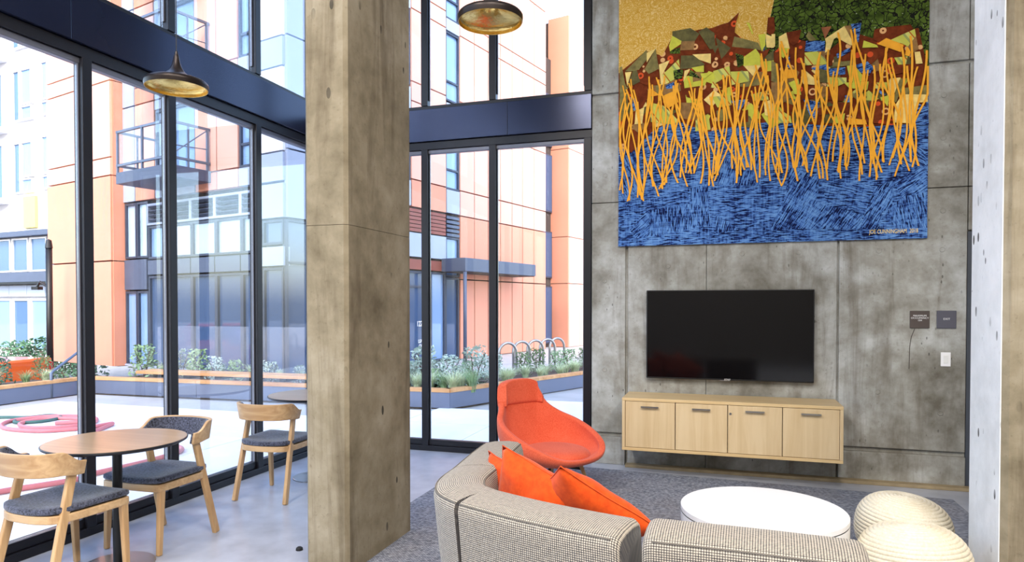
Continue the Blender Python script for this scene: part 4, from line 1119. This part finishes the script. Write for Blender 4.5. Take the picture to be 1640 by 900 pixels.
# facade A ground floor
cols = [-4.95, -4.05, -3.2, -2.3, -1.4, -.73]
for x0, x1 in zip(cols[:-1], cols[1:]):
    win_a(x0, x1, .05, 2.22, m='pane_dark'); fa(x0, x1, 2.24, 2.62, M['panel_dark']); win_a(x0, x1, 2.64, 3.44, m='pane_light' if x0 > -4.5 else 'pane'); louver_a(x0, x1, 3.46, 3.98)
for x0, x1 in ((-5.98, -5.47), (-5.45, -4.97)):
    win_a(x0, x1, .0, 1.86, m='pane'); win_a(x0, x1, 2.68, 4.06, m='pane_light')
fa(-5.98, -4.97, 1.88, 2.66, M['panel_dark'])
fa(-6.0, -.0, -.03, .05, M['panel_grey'])
win_a(-.71, -.06, .05, 2.3, m='pane_dark'); fa(-.72, .0, 2.32, 2.75, M['panel_grey']); win_a(-.71, -.06, 2.78, 3.3, m='pane_dark'); fa(-.72, .0, 3.32, 4.06, M['panel_grey'])
# upper floors of facade A
fl = [4.08, 6.45, 8.82, 11.19, 13.56]
for z0, z1 in zip(fl[:-1], fl[1:]):
    zs = z0+.42
    for x0, x1, k in ((-6.0, -5.45, 'g'), (-5.45, -4.6, 'o'), (-4.6, -3.9, 'w'), (-3.9, -3.0, 'd'), (-3.0, -2.2, 'o'), (-2.2, -1.45, 'p'), (-1.45, -1.05, 'n'), (-1.05, -.72, 'g'), (-.72, 0.0, 'q')):
        if k == 'g': fa(x0, x1, z0, z1, M['panel_grey'])
        elif k in 'op':
            fa(x0, x1, z0, zs, M['panel_sunlit' if k == 'p' else 'panel']); fa(x0, x1, zs, z1, M['panel_sunlit'])
        elif k == 'w': fa(x0, x1, z0, zs, M['panel_grey']); win_a(x0, x1, zs+.0, z1-.25, m='pane_light'); fa(x0, x1, z1-.25, z1, M['panel_grey'])
        elif k == 'd': win_a(x0, x1, z0+.3, z1-.25, m='pane'); fa(x0, x1, z1-.25, z1, M['panel_grey']); fa(x0, x1, z0, z0+.3, M['panel_grey'])
        elif k == 'n': fa(x0, x1, z0, zs, M['panel_grey']); win_a(x0, x1, zs, z1-.1, m='pane', bars=(zs+.5,)); fa(x0, x1, z1-.1, z1, M['panel_grey'])
        else: fa(x0, x1, z0, z0+.62, M['panel_grey']); fa(x0, x1, z0+.62, z1, M['bld_white'])
# projecting orange bay at the left end
for x0, x1 in ((-9.22, -7.62), (-7.62, -6.0)):
    for z0, z1 in ((-.03, 2.62), (2.62, 4.75), (4.75, 5.2), (5.2, 7.1), (7.1, 7.5), (7.5, 9.5), (9.5, 11.7), (11.7, 14)):
        fa(x0, x1, z0, z1, M['panel' if z1 < 5 else 'panel_sunlit'], y=-.30)
for z0, z1 in ((-.03, 2.62), (2.62, 4.75), (4.75, 7.1), (7.1, 9.5), (9.5, 11.7), (11.7, 14)):
    box('facade_panel', M['panel'], -6.06, -5.99, -.30, .10, z0+.012, z1-.012, bld)
# balconies
def balcony(x0, x1, z, dep=1.06, rail=.92):
    b = box('balcony', M['panel_dark'], x0, x1, -dep, -.05, z, z+.26, bld, bevel=.01)
    r = MB(); zt = z+.26+rail; w = .022
    for x in (x0+.03, (x0+x1)/2, x1-.03): r.bar((x, -dep+.03, z+.26), (x, -dep+.03, zt), .045, .045)
    for x in (x0+.03, x1-.03): r.bar((x, -.12, z+.26), (x, -.12, zt), .045, .045); r.bar((x, -.58, z+.26), (x, -.58, zt), .035, .035)
    for zz in (zt, z+.42): r.bar((x0, -dep+.03, zz), (x1, -dep+.03, zz), .05, .05); r.bar((x0+.03, -dep, zz), (x0+.03, -.06, zz), .05, .05); r.bar((x1-.03, -dep, zz), (x1-.03, -.06, zz), .05, .05)
    r.build('railing', M['rail'], b)
    MB().tube([(x1-.03, -dep+.05, z+.44), (x1-.03, -.14, zt-.04)], .014, 6).tube([(x1-.03, -dep+.05, zt-.5), (x1-.03, -.14, zt-.45)], .012, 6).build('brace_rod', M['rail'], b)
    box('glass_guard', M['glass'], x0+.06, x1-.06, -dep+.026, -dep+.034, z+.46, zt-.04, b)
balcony(-4.43, -2.4, 4.26); balcony(-4.43, -2.4, 6.62); balcony(-4.43, -2.4, 9.0)
# facade B: panels, window strip, entrance
bc = [6.07, 6.78, 7.5, 8.2, 8.88, 9.54, 10.29, 11.13]
bz = [(-.03, 2.24), (2.24, 4.04), (4.04, 4.75), (4.75, 6.75), (6.75, 7.25), (7.25, 9.1), (9.1, 9.55), (9.55, 11.6), (11.6, 12.1), (12.1, 14)]
for y0, y1 in zip(bc[:-1], bc[1:]):
    for z0, z1 in bz: fb(y0, y1, z0, z1, M['panel' if z1 < 4.1 else 'panel_sunlit'])
for y0, y1 in ((3.95, 4.7), (4.7, 5.43), (2.5, 3.25)):
    for z0, z1 in bz[3:]: fb(y0, y1, z0, z1, M['panel_sunlit'])
    fb(y0, y1, 4.04, 4.75, M['panel'])
for y0, y1, in ((5.43, 6.07), (3.25, 3.95)):
    for z0, z1, k in ((4.05, 4.72, 'g'), (4.72, 6.3, 'w'), (6.3, 7.1, 'g'), (7.15, 9.05, 'w'), (9.05, 9.4, 'g'), (9.4, 11.3, 'w'), (11.3, 11.8, 'g'), (11.8, 13.7, 'w')):
        if k == 'g': fb(y0, y1, z0, z1, M['panel_grey'])
        else: win_b(y0, y1, z0, z1, m='pane', bars=(z0+.55,))
for y0, y1 in ((0, .8), (.8, 1.6), (1.6, 2.5)):
    for z0, z1 in ((3.32, 4.75), (4.75, 7.1), (7.1, 9.5), (9.5, 11.7), (11.7, 14)): fb(y0, y1, z0, z1, M['panel_grey'])
    win_b(y0, y1, .0, 3.3, m='pane_dark', bars=(2.4,))
# entrance storefront with red slats above and a slate canopy
for i in range(6): box('red_slat', M['red_slat'], -.03, .05, 2.55, 5.4, 3.42+.10*i, 3.50+.10*i, bld)
fb(2.5, 5.43, 2.75, 3.40, M['panel_grey']); fb(2.5, 5.43, 2.42, 2.72, M['red_slat'])
for i in range(5): box('slat', M['panel_dark'], -.03, .04, 5.46, 6.05, 3.42+.12*i, 3.50+.12*i, bld)
win_b(5.43, 6.07, 2.3, 3.40, m='pane')
dr1 = win_b(3.1, 4.75, .0, 2.40, m='pane_dark', bars=(2.0,))
text_obj('door_number', '1226', .20, M['letter'], bld, (.03, 4.32, 1.02), (R_(90), 0, R_(90)), extrude=.002, sx=.75)
text_obj('door_lettering', 'LEASING\nOFFICE', .13, M['letter'], bld, (.03, 4.42, .50), (R_(90), 0, R_(90)), extrude=.002, sx=.75)
win_b(4.77, 5.42, .0, 2.40, m='pane'); win_b(5.43, 6.05, .0, 2.28, m='pane_dark')
cn = box('canopy', M['panel_dark'], .05, .85, 5.2, 9.0, 2.42, 2.78, bld, bevel=.01)
box('canopy_soffit', M['backing'], .08, .82, 5.23, 8.97, 2.40, 2.419, cn)
MB().tube([(.8, 5.25, 0), (.8, 5.25, 2.41)], .05, 10).build('canopy_post', M['panel_dark'], bld, smooth=True)
# far volume with an orange front
for x0, x1 in ((-.62, .22),):
    for z0, z1 in ((-.03, 2.3), (2.3, 4.0), (4.0, 7.2), (7.2, 9.2), (9.2, 12.0)): box('facade_panel', M['panel'], x0+.01, x1+.0, 12.5, 12.57, z0+.012, z1-.012, bld)
for z0, z1 in ((-.03, 2.3), (2.3, 4.0), (4.0, 7.2), (7.2, 9.2), (9.2, 12.0)):
    for y0, y1 in ((12.58, 13.5), (13.5, 14.5), (14.5, 16), (16, 18), (18, 20)): box('facade_panel', M['panel_sunlit'], .15, .22, y0+.012, y1-.012, z0+.012, z1-.012, bld)
for z0, z1 in ((.1, 2.2), (2.5, 4.2), (4.9, 7.0), (7.3, 9.2)):
    f = box('window_frame', M['frame_dark'], -.49, -.44, 11.2, 12.5, z0, z1, bld); box('pane', M['pane_dark'], -.44, -.43, 11.25, 12.45, z0+.05, z1-.05, f)

# ---- white building at the far left: facade on local y = 0, local x to the right
wb = empty('white_building', (-24.3, 19.6, -.8), R_(-8), label='white rendered apartment building with glazed ground floor at far left', cat='building')
mb = MB(); mb.box(-16, .6, .1, 8, 0, 15); mb.build('core', M['bld_white'], wb)
Z = lambda z: z+.8
def wwin(x0, x1, z0, z1, m='pane', w=.06):
    mb = MB(); mb.box(x0, x1, -.03, .12, z0, z0+w); mb.box(x0, x1, -.03, .12, z1-w, z1); mb.box(x0, x0+w, -.03, .12, z0+w, z1-w); mb.box(x1-w, x1, -.03, .12, z0+w, z1-w)
    f = mb.build('window_frame', M['bld_white'], wb); box('pane', M[m], x0+w, x1-w, .03, .06, z0+w, z1-w, f)
for k in range(4):
    z0 = Z(6.0)+2.9*(k-0) if k < 3 else Z(3.2)
    if k == 3: continue
    for base in (0, -5.2, -10.4):
        for x0, x1, a, b in ((-3.25, -2.75, 0, 2.05), (-2.7, -1.95, .62, 2.05), (-2.7, -1.95, 0, .58), (-1.35, -.6, .65, 2.15), (-1.35, -.6, .05, .6), (-.2, .1, .1, 2.15)):
            wwin(base+x0, base+x1, z0+a, z0+b, 'pane_mid' if x1 < -2.5 else 'pane')
    for base in (-3.75, -9.0):
        b = box('balcony', M['bld_white'], base-1.9, base, -1.0, .1, z0-.35, z0-.15, wb)
        r = MB()
        for i in range(13): r.bar((base-1.86+.15*i, -.96, z0-.15), (base-1.86+.15*i, -.96, z0+.8), .02, .02)
        for zz in (z0+.8, z0-.05): r.bar((base-1.9, -.96, zz), (base, -.96, zz), .05, .05)
        r.build('railing', M['bld_white'], b); wwin(base-1.7, base-.2, z0-.14, z0+2.1, 'pane_mid')
for base in (-2.6, -7.8): box('facade_panel', M['bld_yellow'], base, base+.8, -.02, .12, Z(4.6), Z(5.85), wb)
for i in range(13):
    x0 = -15.6+1.22*i
    wwin(x0, x0+1.1, Z(2.85), Z(4.2), 'pane_mid'); wwin(x0, x0+1.1, Z(-.3), Z(1.75), 'pane' if i % 2 else 'pane_mid')
    box('facade_panel', M['panel_grey'], x0-.05, x0+1.15, -.12, .12, Z(1.85), Z(2.30), wb)
box('ledge', M['panel_dark'], -16, .5, -.45, .12, Z(2.42), Z(2.8), wb); box('ledge', M['black'], -16, .5, -.5, .12, Z(2.34), Z(2.41), wb); box('ledge', M['panel_dark'], -16, .5, -.3, .12, Z(4.25), Z(4.45), wb)
box('parapet', M['bld_white'], -16.1, .7, -.05, .3, 15, 15.5, wb)
MB().tube([(.45, -.03, 0), (.45, -.03, 15)], .05, 8).build('drain_pipe', M['rail'], wb)
